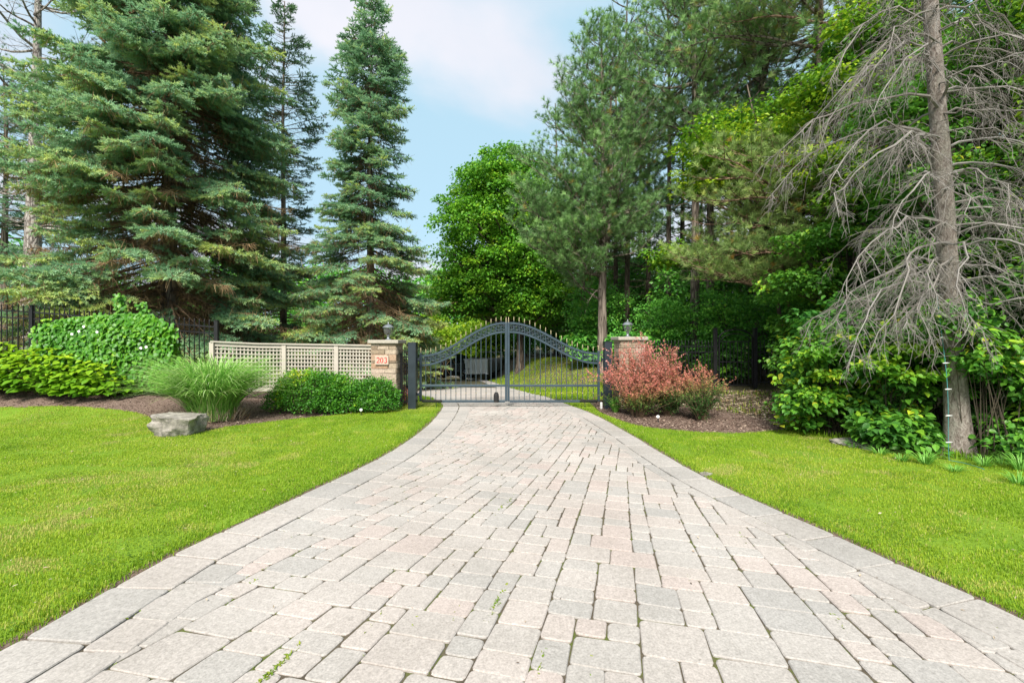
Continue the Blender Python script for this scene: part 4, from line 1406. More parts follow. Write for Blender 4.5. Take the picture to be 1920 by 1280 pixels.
def interp_path(P_, s):
    """P_ (k,3) uniformly parametrised 0..1"""
    k = len(P_) - 1
    x = np.clip(s, 0, 1) * k; i = np.minimum(x.astype(int), k - 1); f = (x - i)[:, None]
    return P_[i] * (1 - f) + P_[i + 1] * f, nrm(P_[i + 1] - P_[i])


def spruce(name, label, loc, H, Rm, zb, nwh, prof, seed, mat, per=6, tw_sp=.13, sh_sp=.075, trunk_r=.2, droop=.35, green_from=.35, dead=0, twl=.42,
           shoot=(.11, .17), tint0=.5, group=None, e_top=38, e_bot=-4, bark='bark_pine', hz_frac=.55, twig_max=.9, e_pow=1.3, dead_low=.0, gap=0.0, olive_low=0.0, gf_low=0.0, dead_mat='dead_twig'):
    rng = np.random.RandomState(seed)
    t_ = thing(name, label, 'tree', loc, 0, group)
    tb, axis = trunk_mesh('trunk', H, trunk_r, .02, rng)
    fol = Bag(); wood = Bag(); dt = Bag()
    zsw = zb + (H - .25 - zb) * np.linspace(0, 1, nwh) ** 1.05
    for wz in zsw:
        for j in range(per if wz < H - 1.2 else max(3, per - 2)):
            z = wz + rng.uniform(-.5, .5) * (H - zb) / nwh
            t0 = (z - zb) / (H - zb)
            if t0 < 0 or t0 > .99: continue
            if rng.rand() < gap * (1 - t0): continue
            L = Rm * prof(t0) * rng.uniform(.72, 1.12)
            if L < .12: continue
            az = rng.uniform(0, 2 * np.pi)
            e = R(e_bot + (e_top - e_bot) * t0 ** e_pow + rng.uniform(-6, 6))
            s = np.linspace(0, 1, 9)
            dr = droop * (1 - t0) * rng.uniform(.6, 1.3)
            rad = L * s; zz = L * (np.tan(e) * s * .8 - dr * s ** 1.6 + dr * .75 * s ** 3)
            side = rng.uniform(-.12, .12) * L * s ** 2
            ca, sa = math.cos(az), math.sin(az)
            a0 = axis(z)
            pts = np.stack([a0[0] + rad * ca - side * sa, a0[1] + rad * sa + side * ca, z + zz], -1)
            rb = .008 + .008 * L
            wood.tubes(pts[None], np.linspace(rb, .004, 9)[None], 4, rng.uniform(.2, .6))
            is_dead = rng.rand() < dead_low * max(0, 1 - t0 * 2.6)
            ntw = max(4, int(L / tw_sp))
            st = np.linspace(.12, .985, ntw) + rng.uniform(-.02, .02, ntw)
            base, tang = interp_path(pts, st)
            lat = nrm(np.cross(tang, UP)); sg = np.where(np.arange(ntw) % 2, 1, -1)[:, None]
            ang = R(52) + rng.uniform(-.25, .25, ntw)
            d = nrm(tang * np.cos(ang)[:, None] + lat * sg * np.sin(ang)[:, None] + UP * rng.uniform(-.45, .10, ntw)[:, None])
            tl = np.clip(.10 + twl * L * (1 - st) ** .75 * np.clip(st * 3, .3, 1) , .10, twig_max) * rng.uniform(.75, 1.2, ntw)
            # the leader shoot itself
            base = np.concatenate([base, pts[-1:] - tang[-1:] * .12]); d = np.concatenate([d, tang[-1:]]); tl = np.append(tl, .22); st = np.append(st, 1.0)
            # twig bent a little downward at its end
            mid = base + d * tl[:, None] * .5; end = base + d * tl[:, None] - UP * (tl * .10)[:, None]
            wood.tubes(np.stack([base, mid, end], 1), np.stack([np.full(len(tl), .006), np.full(len(tl), .0045), np.full(len(tl), .002)], 1), 3, rng.uniform(.2, .6, len(tl)))
            if dead and t0 < .75:
                m = int(len(tl) * dead * (1 + 2.2 * float(1 - ss(.2, .5, t0))))
                idx = rng.randint(0, len(tl), m)
                u = rng.rand(m) * .7
                p0 = base[idx] + d[idx] * (tl[idx] * u)[:, None]
                dd = nrm(d[idx] * .5 + rng.normal(0, .55, (m, 3)) + UP * rng.uniform(-1.0, .1, m)[:, None])
                ll = rng.uniform(.12, .42, m)
                p1 = p0 + dd * (ll * .55)[:, None]; p2 = p0 + dd * ll[:, None] + UP * (ll * rng.uniform(-.25, .15, m))[:, None]
                dt.tubes(np.stack([p0, p1, p2], 1), np.stack([np.full(m, .0058), np.full(m, .0046), np.full(m, .002)], 1), 3, rng.rand(m))
            if is_dead: continue
            gf = green_from + gf_low * float(1 - ss(.18, .48, t0))
            live = (st > gf * rng.uniform(.85, 1.12)) | (rng.rand(len(st)) < .05)
            base, d, tl, st = base[live], d[live], tl[live], st[live]
            if not len(tl): continue
            ns = np.maximum(3, (tl / sh_sp).astype(int) * 2)
            idx = np.repeat(np.arange(len(tl)), ns)
            k = np.concatenate([np.arange(n) for n in ns])
            u = (k + .5) / ns[idx] + rng.uniform(-.03, .03, len(idx))
            p0 = base[idx] + d[idx] * (tl[idx] * u)[:, None] - UP * (tl[idx] * .10 * u * u)[:, None]
            l2 = nrm(np.cross(d[idx], UP)); s2 = np.where(k % 2, 1, -1)[:, None]
            an = R(42) + rng.uniform(-.25, .25, len(idx)); an = np.where(u > .92, an * .2, an)
            sd_ = nrm(d[idx] * np.cos(an)[:, None] + l2 * s2 * np.sin(an)[:, None] + UP * rng.uniform(-.28, .38, len(idx))[:, None])
            sl = rng.uniform(*shoot, len(idx)) * (1.1 - .25 * u)
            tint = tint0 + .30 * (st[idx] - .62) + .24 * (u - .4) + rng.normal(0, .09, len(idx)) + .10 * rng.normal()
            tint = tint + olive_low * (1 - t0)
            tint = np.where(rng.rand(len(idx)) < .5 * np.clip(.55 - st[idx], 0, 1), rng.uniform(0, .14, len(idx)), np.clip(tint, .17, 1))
            q = rng.randint(0, 3, len(idx))
            for v in range(3):
                mk = q == v
                if mk.any(): fol.leaves(SPRIG[v], p0[mk], sd_[mk], np.broadcast_to(UP, (mk.sum(), 3)) + rng.normal(0, .2, (mk.sum(), 3)), sl[mk], sl[mk], tint[mk])
    tb.build('trunk', M[bark], t_, True)
    wood.build('branches', M['stem'], t_)
    fol.build('crown', M[mat], t_)
    if dt.n: dt.build('dead_twigs', M[dead_mat], t_)
    return t_


def pine(name, label, loc, H, tr, limbs, seed, mat='pine', bark='bark_pine', sub_sp=.26, tuft_sp=.13, tuft_len=.15, lean=(0, 0), tint0=.5, group=None, stubs=14, stub_z=(1.5, 6), sublen=.38, fork=None, cut=None):
    """limbs: list of (z, azimuth deg, length, rise, upturn)"""
    rng = np.random.RandomState(seed)
    t_ = thing(name, label, 'tree', loc, 0, group)
    tb, axis = trunk_mesh('trunk', H, tr, .03, rng, 1.35, lean)
    fol = Bag(); wood = Bag()
    for (z, az, L, rise, upt) in limbs:
        s = np.linspace(0, 1, 9); az = R(az)
        a0 = axis(z)
        bend = rng.uniform(-.22, .22) * L
        rad = L * s; zz = L * (rise * s + upt * s ** 2.2) + .05 * L * np.sin(s * 7 + rng.rand() * 6)
        ca, sa = math.cos(az), math.sin(az)
        sd_ = bend * s ** 2 + .04 * L * np.sin(s * 6 + rng.rand() * 6)
        pts = np.stack([a0[0] + rad * ca - sd_ * sa, a0[1] + rad * sa + sd_ * ca, z + zz], -1)
        wood.tubes(pts[None], np.linspace(.012 + .013 * L, .006, 9)[None], 6, .5)
        n = max(4, int(L / sub_sp))
        st = np.linspace(.28, 1.0, n) + rng.uniform(-.03, .03, n)
        base, tang = interp_path(pts, st)
        lat = nrm(np.cross(tang, UP)); sg = np.where(np.arange(n) % 2, 1, -1)[:, None]
        ang = R(48) + rng.uniform(-.3, .3, n)
        ang[-1] = .05
        d = nrm(tang * np.cos(ang)[:, None] + lat * sg * np.sin(ang)[:, None] + UP * rng.uniform(-.05, .45, n)[:, None])
        tl = np.clip(sublen * L * (1.12 - st) ** .8 + .18, .22, 1.3) * rng.uniform(.7, 1.2, n)
        end = base + d * tl[:, None] + UP * (tl * .12)[:, None]
        mid = (base + end) / 2 - UP * (tl * .04)[:, None]
        wood.tubes(np.stack([base, mid, end], 1), np.stack([np.full(n, .011), np.full(n, .008), np.full(n, .004)], 1), 4, .5)
        # tertiary twigs
        m3 = np.maximum(2, (tl / .16).astype(int))
        idx = np.repeat(np.arange(n), m3); k = np.concatenate([np.arange(q) for q in m3])
        u = (k + 1) / m3[idx]
        p0 = base[idx] + (end - base)[idx] * u[:, None]
        l3 = nrm(np.cross(d[idx], UP)); s3 = np.where(k % 2, 1, -1)[:, None]
        an = np.where(u > .98, .08, R(45) + rng.uniform(-.3, .3, len(idx)))
        d3 = nrm(d[idx] * np.cos(an)[:, None] + l3 * s3 * np.sin(an)[:, None] + UP * rng.uniform(.0, .55, len(idx))[:, None])
        tl3 = rng.uniform(.14, .34, len(idx)) * (1.2 - .4 * u)
        p1 = p0 + d3 * tl3[:, None]
        wood.tubes(np.stack([p0, p1], 1), np.stack([np.full(len(idx), .005), np.full(len(idx), .003)], 1), 3, .5)
        nt_ = np.maximum(1, np.round(tl3 / tuft_sp).astype(int))
        i2 = np.repeat(np.arange(len(idx)), nt_); k2 = np.concatenate([np.arange(q) for q in nt_])
        uu = 1 - k2 * tuft_sp / np.maximum(tl3[i2], .01)
        pt = p0[i2] + (p1 - p0)[i2] * np.clip(uu, .1, 1)[:, None]
        dd = nrm(d3[i2] + UP * .35 + rng.normal(0, .18, (len(i2), 3)))
        sc = tuft_len * rng.uniform(.8, 1.2, len(i2)) * np.where(k2 == 0, 1, .8)
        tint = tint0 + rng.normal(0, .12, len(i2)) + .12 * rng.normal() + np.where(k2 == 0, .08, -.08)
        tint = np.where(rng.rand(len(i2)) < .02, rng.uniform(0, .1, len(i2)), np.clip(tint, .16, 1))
        q = rng.randint(0, 3, len(i2))
        for v in range(3):
            mk = q == v
            if mk.any(): fol.leaves(TUFT[v], pt[mk], dd[mk], rng.normal(0, 1, (mk.sum(), 3)), sc[mk], sc[mk], tint[mk])
    # bare dead side branches under the crown
    if stubs:
        zs = rng.uniform(*stub_z, stubs); az = rng.uniform(0, 6.28, stubs); L = rng.uniform(.5, 2.0, stubs)
        s = np.linspace(0, 1, 6)
        A = np.array([axis(z) for z in zs])
        P_ = A[:, None, :] + np.stack([np.cos(az)[:, None] * L[:, None] * s, np.sin(az)[:, None] * L[:, None] * s, L[:, None] * (rng.uniform(-.2, .3, stubs)[:, None] * s - .25 * s ** 2 * rng.rand(stubs)[:, None] + .03 * rng.normal(size=(stubs, 6)))], -1)
        wood.tubes(P_, np.linspace(.018, .004, 6)[None] * np.ones((stubs, 1)), 4, .3)
        for q in range(stubs):
            m = 7
            b_, tg = interp_path(P_[q], rng.uniform(.3, 1, m))
            e_ = b_ + nrm(tg + rng.normal(0, .7, (m, 3))) * rng.uniform(.2, .6, (m, 1))
            wood.tubes(np.stack([b_, e_], 1), np.stack([np.full(m, .005), np.full(m, .002)], 1), 3, .3)
    if fork:
        z, az, fh, off = fork
        a0 = axis(z); s = np.linspace(0, 1, 12)
        P_ = np.stack([a0[0] + off * np.sin(np.minimum(s * 3, 1.57)) * math.cos(R(az)), a0[1] + off * np.sin(np.minimum(s * 3, 1.57)) * math.sin(R(az)), z + (fh - z) * s], -1)
        tb.tubes(P_[None], np.linspace(tr * .62, .03, 12)[None], 10)
    tb.build('trunk', M[bark], t_, True)
    wood.build('branches', M[bark], t_)
    if fol.n: fol.build('crown', M[mat], t_)
    return t_


def auto_limbs(seed, z0, z1, n, prof, rise=(.0, .6), upt=.35, az=None):
    rng = np.random.RandomState(seed)
    out = []
    for k in range(n):
        q = (k + rng.rand()) / n; z = z0 + (z1 - z0) * q
        a = rng.uniform(*az) if az is not None else rng.uniform(0, 360)
        out.append((z, a, prof(q) * rng.uniform(.7, 1.15), rise[0] + (rise[1] - rise[0]) * q + rng.uniform(-.12, .12), upt * rng.uniform(.5, 1.4)))
    return out


def leafy(bag, rng, cl, per, size, layer=.35, spread=.5, tint0=.5, tvar=.16, tpl=LEAF, out=None, light_top=.1, flat=.8):
    """clusters of leaves: cl (n,3) cluster centres"""
    n = len(cl)
    idx = np.repeat(np.arange(n), per)
    m = len(idx)
    sp = spread * rng.uniform(.6, 1.3, n)[idx]
    a = rng.uniform(0, 6.283, m); r = np.sqrt(rng.rand(m)) * sp
    off = np.stack([np.cos(a) * r, np.sin(a) * r, rng.normal(0, layer, m) * sp - .25 * r ** 2 / np.maximum(sp, .01)], -1)
    p = cl[idx] + off
    od = np.stack([np.cos(a), np.sin(a), np.zeros(m)], -1)
    d = nrm(od + rng.normal(0, .45, (m, 3)) - UP * rng.uniform(.1, .7, m)[:, None])
    nn = nrm(UP * flat + od * .25 + rng.normal(0, .42, (m, 3)))
    s = size * rng.uniform(.65, 1.25, m)
    ct = rng.normal(0, tvar * .7, n)[idx]
    tint = np.clip(tint0 + ct + rng.normal(0, tvar * .6, m) + light_top * (off[:, 2] / np.maximum(sp, .01)), 0, 1)
    bag.leaves(tpl, p, d, nn, s * (1 if tpl is LEAF else .78), s, tint)


def ell_points(rng, n, c, r, shell=.35):
    v = nrm(rng.normal(size=(n, 3)))
    q = rng.rand(n) ** shell
    return np.array(c) + v * q[:, None] * np.array(r)


def limb_net(bag, rng, root, cl, r0, frac=.5, droop=.0):
    """curved limbs from points on a trunk axis to cluster centres"""
    pick = cl[rng.rand(len(cl)) < frac]
    if not len(pick): return
    n = len(pick); s = np.linspace(0, 1, 6)[None, :, None]
    A = np.array([root(min(p[2] * .72, p[2] - .2)) for p in pick])
    mid = A * .45 + pick * .55 + np.stack([rng.normal(0, .12, n), rng.normal(0, .12, n), rng.uniform(-.25, .1, n)], -1)
    P_ = A[:, None] * (1 - s) ** 2 + 2 * mid[:, None] * s * (1 - s) + pick[:, None] * s ** 2
    L = np.linalg.norm(pick - A, axis=1)
    rr = np.clip(r0 * L / max(L.max(), .1), .008, r0)
    bag.tubes(P_, rr[:, None] * np.linspace(1, .2, 6)[None], 5, .5)


def broadleaf(name, label, loc, trunk_h, tr, ells, seed, mat, per=70, size=.11, spread=.5, lean=(0, 0), tint0=.5, group=None, bark='bark_dark', frac=.4, layer=.3, cat='tree', flat=.8, top_light=.0, shell=.35, tvar=.16):
    """ells: (cx,cy,cz,rx,ry,rz,n) relative to base"""
    rng = np.random.RandomState(seed)
    t_ = thing(name, label, cat, loc, 0, group)
    tb, axis = trunk_mesh('trunk', trunk_h, tr, tr * .25, rng, 1.4, lean, .15)
    ax2 = lambda z: axis(float(np.clip(z, .3, trunk_h)))
    fol = Bag(); wood = Bag()
    for (cx, cy, cz, rx, ry, rz_, n) in ells:
        cl = ell_points(rng, n, (cx, cy, cz), (rx, ry, rz_), shell)
        up = (cl[:, 2] - cz) / rz_
        leafy(fol, rng, cl, per, size, layer, spread, tint0, tvar, flat=flat)
        limb_net(wood, rng, ax2, cl, tr * .5, frac)
    tb.build('trunk', M[bark], t_, True)
    if wood.n: wood.build('branches', M[bark], t_)
    fol.build('crown', M[mat], t_)
    return t_


def at(u, v, Y):
    p = px(u, v, Y); return p


# ---------------- left: spruces
B = lambda x, y: (x, y, hz(x, y) - .02)
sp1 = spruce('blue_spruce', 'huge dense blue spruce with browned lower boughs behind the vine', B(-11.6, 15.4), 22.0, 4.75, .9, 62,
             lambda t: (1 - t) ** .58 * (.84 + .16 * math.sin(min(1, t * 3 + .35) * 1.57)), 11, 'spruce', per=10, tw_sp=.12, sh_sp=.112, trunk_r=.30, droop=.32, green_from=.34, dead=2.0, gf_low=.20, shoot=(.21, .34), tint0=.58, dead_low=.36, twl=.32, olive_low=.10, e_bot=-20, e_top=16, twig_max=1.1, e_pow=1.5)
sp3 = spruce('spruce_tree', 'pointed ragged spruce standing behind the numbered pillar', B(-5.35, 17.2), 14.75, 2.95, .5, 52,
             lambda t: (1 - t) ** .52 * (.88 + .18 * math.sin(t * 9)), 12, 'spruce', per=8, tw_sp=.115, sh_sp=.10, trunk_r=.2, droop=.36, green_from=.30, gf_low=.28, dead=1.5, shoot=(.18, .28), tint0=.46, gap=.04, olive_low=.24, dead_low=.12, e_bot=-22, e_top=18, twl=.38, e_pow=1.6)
sp2 = spruce('spruce_tree', 'tall thin spruce with a sparse bare middle, farther back between the two', B(-11.3, 22.5), 18.6, 3.1, .5, 46,
             lambda t: (1 - t) ** .50 * (.85 + .15 * math.sin(t * 11)), 13, 'spruce_dark', per=6, tw_sp=.15, sh_sp=.12, trunk_r=.2, droop=.30, green_from=.45, dead=1.2, shoot=(.2, .3), gap=.30, dead_low=.5, dead_mat='dead_twig', e_bot=0)

# old pine at the far left: pale grey trunk, nearly bare top with rusty needles
tl = at(56, 590, 17.4)
pine('old_pine', 'old pine with a pale grey trunk and bare twiggy top at the fence', B(tl[0], 17.4), 19.0, .36,
     auto_limbs(31, 5.2, 18.2, 50, lambda q: 4.2 - 1.8 * q, (-.05, .3), .2), 31, 'pine_blue', 'bark_grey', .42, .5, .12, lean=(-.1, .5), tint0=.2, stubs=60, stub_z=(4.0, 17), sublen=.42)
# dark evergreens seen past it
spruce('spruce_tree', 'dark spruce at the very edge behind the pale grey trunk', B(-21.2, 19), 13.0, 3.9, .4, 26, lambda t: (1 - t) ** .7, 14, 'spruce', per=6, tw_sp=.17, sh_sp=.13, trunk_r=.2, shoot=(.2, .3), green_from=.3, tint0=.42)

# ---------------- centre: maple behind the gate
mx, my = .45, 26.0
broadleaf('maple_tree', 'round bright green maple behind the middle of the gate', B(mx, my), 9.5, .24,
          [(-1.3, 0, 7.6, 3.7, 3.4, 4.6, 420), (-1.0, -.3, 9.8, 2.7, 2.6, 2.9, 220), (-2.9, -.2, 4.6, 2.2, 2.0, 1.5, 120), (1.4, -.5, 3.9, 2.6, 2.2, 1.5, 120), (1.0, 0, 6.5, 3.0, 3, 3.5, 160)],
          41, 'maple', per=95, size=.17, spread=.62, tint0=.60, frac=.25, layer=.22, shell=.28, tvar=.18)

# ---------------- right of the gate: pines
pa = at(1130, 660, 18.0)
lim = auto_limbs(51, 5.4, 13.3, 92, lambda q: (2.8 - 2.25 * q) * (.75 + .5 * math.sin(q * 3.1)), (.15, .6), .35) + \
    [(4.3, 195, 2.7, .25, .35), (4.6, 170, 3.0, .2, .3), (4.9, 210, 2.8, .15, .3), (4.4, 225, 2.4, .2, .2), (5.2, 185, 2.9, .2, .3), (5.0, 250, 2.6, .1, .3), (5.4, 150, 2.6, .2, .3), (4.9, 300, 2.0, .2, .3), (5.3, 340, 2.0, .2, .3), (2.75, 200, 2.3, .55, .55), (3.1, 178, 1.7, .3, .3), (5.6, 200, 3.2, .12, .3), (6.1, 175, 3.3, .1, .3), (6.4, 220, 3.1, .1, .3), (4.7, 182, 3.5, .08, .25), (5.3, 196, 3.6, .08, .25), (5.8, 186, 3.4, .05, .3), (6.8, 192, 3.3, .08, .3), (7.4, 178, 3.2, .1, .3), (4.4, 330, 2.2, .1, .3), (5.0, 10, 2.3, .15, .3), (6.0, 350, 2.4, .15, .3), (3.9, 188, 2.9, .10, .2), (4.1, 205, 2.9, .05, .2), (4.3, 172, 2.8, .08, .2), (4.5, 220, 2.7, .05, .2), (3.7, 230, 2.3, .1, .2), (4.8, 240, 2.6, .05, .2), (5.2, 262, 2.4, .05, .2)]
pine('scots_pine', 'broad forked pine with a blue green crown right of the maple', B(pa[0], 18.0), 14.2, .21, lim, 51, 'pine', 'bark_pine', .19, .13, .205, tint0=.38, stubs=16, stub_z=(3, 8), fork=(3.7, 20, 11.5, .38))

pb = at(1303, 640, 17.0); pc = at(1331, 640, 18.5); pd = at(1254, 640, 20.0)
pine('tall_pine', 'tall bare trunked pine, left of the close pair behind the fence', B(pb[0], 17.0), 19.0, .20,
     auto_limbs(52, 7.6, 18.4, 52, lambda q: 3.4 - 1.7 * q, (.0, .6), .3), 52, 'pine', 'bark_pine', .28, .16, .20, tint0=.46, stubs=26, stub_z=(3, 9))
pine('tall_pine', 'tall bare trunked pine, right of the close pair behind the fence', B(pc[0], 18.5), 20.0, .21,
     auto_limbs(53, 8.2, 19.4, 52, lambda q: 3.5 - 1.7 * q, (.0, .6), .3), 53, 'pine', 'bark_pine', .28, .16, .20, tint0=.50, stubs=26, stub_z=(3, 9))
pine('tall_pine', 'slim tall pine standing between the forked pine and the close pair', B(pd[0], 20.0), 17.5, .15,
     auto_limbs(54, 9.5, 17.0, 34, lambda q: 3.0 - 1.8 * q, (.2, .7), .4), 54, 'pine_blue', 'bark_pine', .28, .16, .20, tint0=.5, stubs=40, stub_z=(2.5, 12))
# the pine whose long boughs reach across the middle of the wood
pe = at(1628, 430, 12.0)
limE = [(4.55, 183, 4.3, .02, .10), (4.3, 176, 4.0, .05, .10), (4.9, 190, 4.6, .10, .05), (3.95, 181, 3.4, .0, .12), (4.15, 195, 3.4, -.08, .06), (5.3, 176, 4.2, .06, .12), (5.1, 205, 3.6, .02, .10),
        (3.7, 170, 4.2, -.04, .12), (4.6, 165, 4.4, .0, .15), (5.6, 188, 3.8, .08, .15), (3.55, 186, 4.6, -.05, .08), (3.4, 178, 3.8, -.03, .10), (3.2, 185, 4.4, -.08, .10), (2.9, 180, 4.0, -.06, .10), (3.0, 192, 4.6, -.06, .08), (3.45, 172, 4.9, -.02, .10), (3.3, 200, 3.9, -.06, .08), (2.7, 187, 3.6, -.05, .08)]
pine('spreading_pine', 'pine with long boughs reaching left towards the garden gate', B(pe[0], 12.0), 16.0, .17, limE + auto_limbs(55, 8.0, 15.4, 34, lambda q: 3.4 - 1.5 * q, (-.05, .4), .3), 55, 'pine_light', 'bark_red', .22, .13, .17, tint0=.50, stubs=20, stub_z=(2.5, 9), sublen=.30)
pf = at(1540, 30, 13.5)
pine('tall_pine', 'dark tall pine whose crown fills the sky left of the dead spruce', B(pf[0], 13.5), 18.0, .22, auto_limbs(56, 6.8, 17.4, 56, lambda q: 4.6 - 2.0 * q, (-.1, .4), .25), 56, 'pine', 'bark_pine', .26, .16, .20, tint0=.44, stubs=26, stub_z=(5, 12))
pg = at(1430, 30, 16.5)
pine('tall_pine', 'tall pine with bronze tinged needles above the young maple', B(pg[0], 16.5), 20.0, .2, auto_limbs(57, 8.6, 19.4, 54, lambda q: 4.2 - 1.8 * q, (-.05, .45), .25), 57, 'pine_light', 'bark_pine', .28, .16, .20, tint0=.30, stubs=26, stub_z=(5, 12))

# ---------------- right: young broadleaf trees
broadleaf('young_maple', 'slender young maple with fresh lime leaves below the tall pines', B(8.2, 13.3), 9.0, .07,
          [(-1.6, 0, 7.3, 1.7, 1.3, .95, 70), (-.5, .3, 6.4, 1.7, 1.4, .9, 60), (-2.6, .2, 6.2, .7, .7, .6, 16), (-3.1, 1.0, 4.1, .9, .7, .45, 16), (.3, .2, 8.3, 1.0, 1, .8, 24)], 61, 'lime', per=80, size=.13, spread=.50, lean=(-1.3, .2), tint0=.60, layer=.16, frac=.5, flat=1.1, tvar=.24)
bx = at(1610, 0, 11.2)
broadleaf('young_maple', 'leaning young maple with yellow green leaves beside the dead spruce', B(8.9, 10.6), 9.5, .09,
          [(-.3, 0, 8.6, 1.2, 1.1, .8, 50), (-1.0, .2, 7.3, 1.1, 1.1, .75, 46), (-.7, .2, 5.7, 1.7, 1.2, .8, 64), (-.2, .1, 4.6, 1.5, 1.2, .6, 50), (1.2, 0, 6.4, 1.2, 1.1, .9, 46), (.9, .2, 8.0, 1.2, 1.1, .8, 40)], 62, 'lime', per=80, size=.12, spread=.46, lean=(-.6, 0), tint0=.58, layer=.16, frac=.5, flat=1.1, tvar=.26)
broadleaf('young_ash', 'low layered tree with fern like leaves left of the dead spruce', B(7.95, 10.4), 4.6, .055,
          [(-.7, 0, 3.7, 1.1, .9, .35, 34), (-.9, -.1, 2.85, 1.1, .9, .40, 38), (.1, 0, 2.2, 1.2, .9, .45, 40), (.5, .1, 4.2, .9, .8, .4, 26), (.9, .2, 3.1, .9, .8, .5, 30)], 63, 'shrub', per=90, size=.105, spread=.42, lean=(-.3, 0), tint0=.60, layer=.14, frac=.6, flat=1.2)
broadleaf('young_maple', 'bright backlit maple filling the upper corner behind the dead spruce', B(10.8, 9.2), 10.0, .10,
          [(-1.0, 0, 7.4, 1.5, 1.1, .7, 60), (.2, .3, 6.2, 1.5, 1.2, .8, 60), (-.4, .4, 5.0, 1.6, 1.2, .9, 60), (.3, .3, 3.6, 1.6, 1.2, .9, 60), (-.9, .5, 3.0, 1.3, 1, .8, 44), (.8, .2, 8.6, 1.4, 1.2, .9, 50)], 64, 'lime', per=80, size=.12, spread=.46, tint0=.52, layer=.2, frac=.5, tvar=.3)


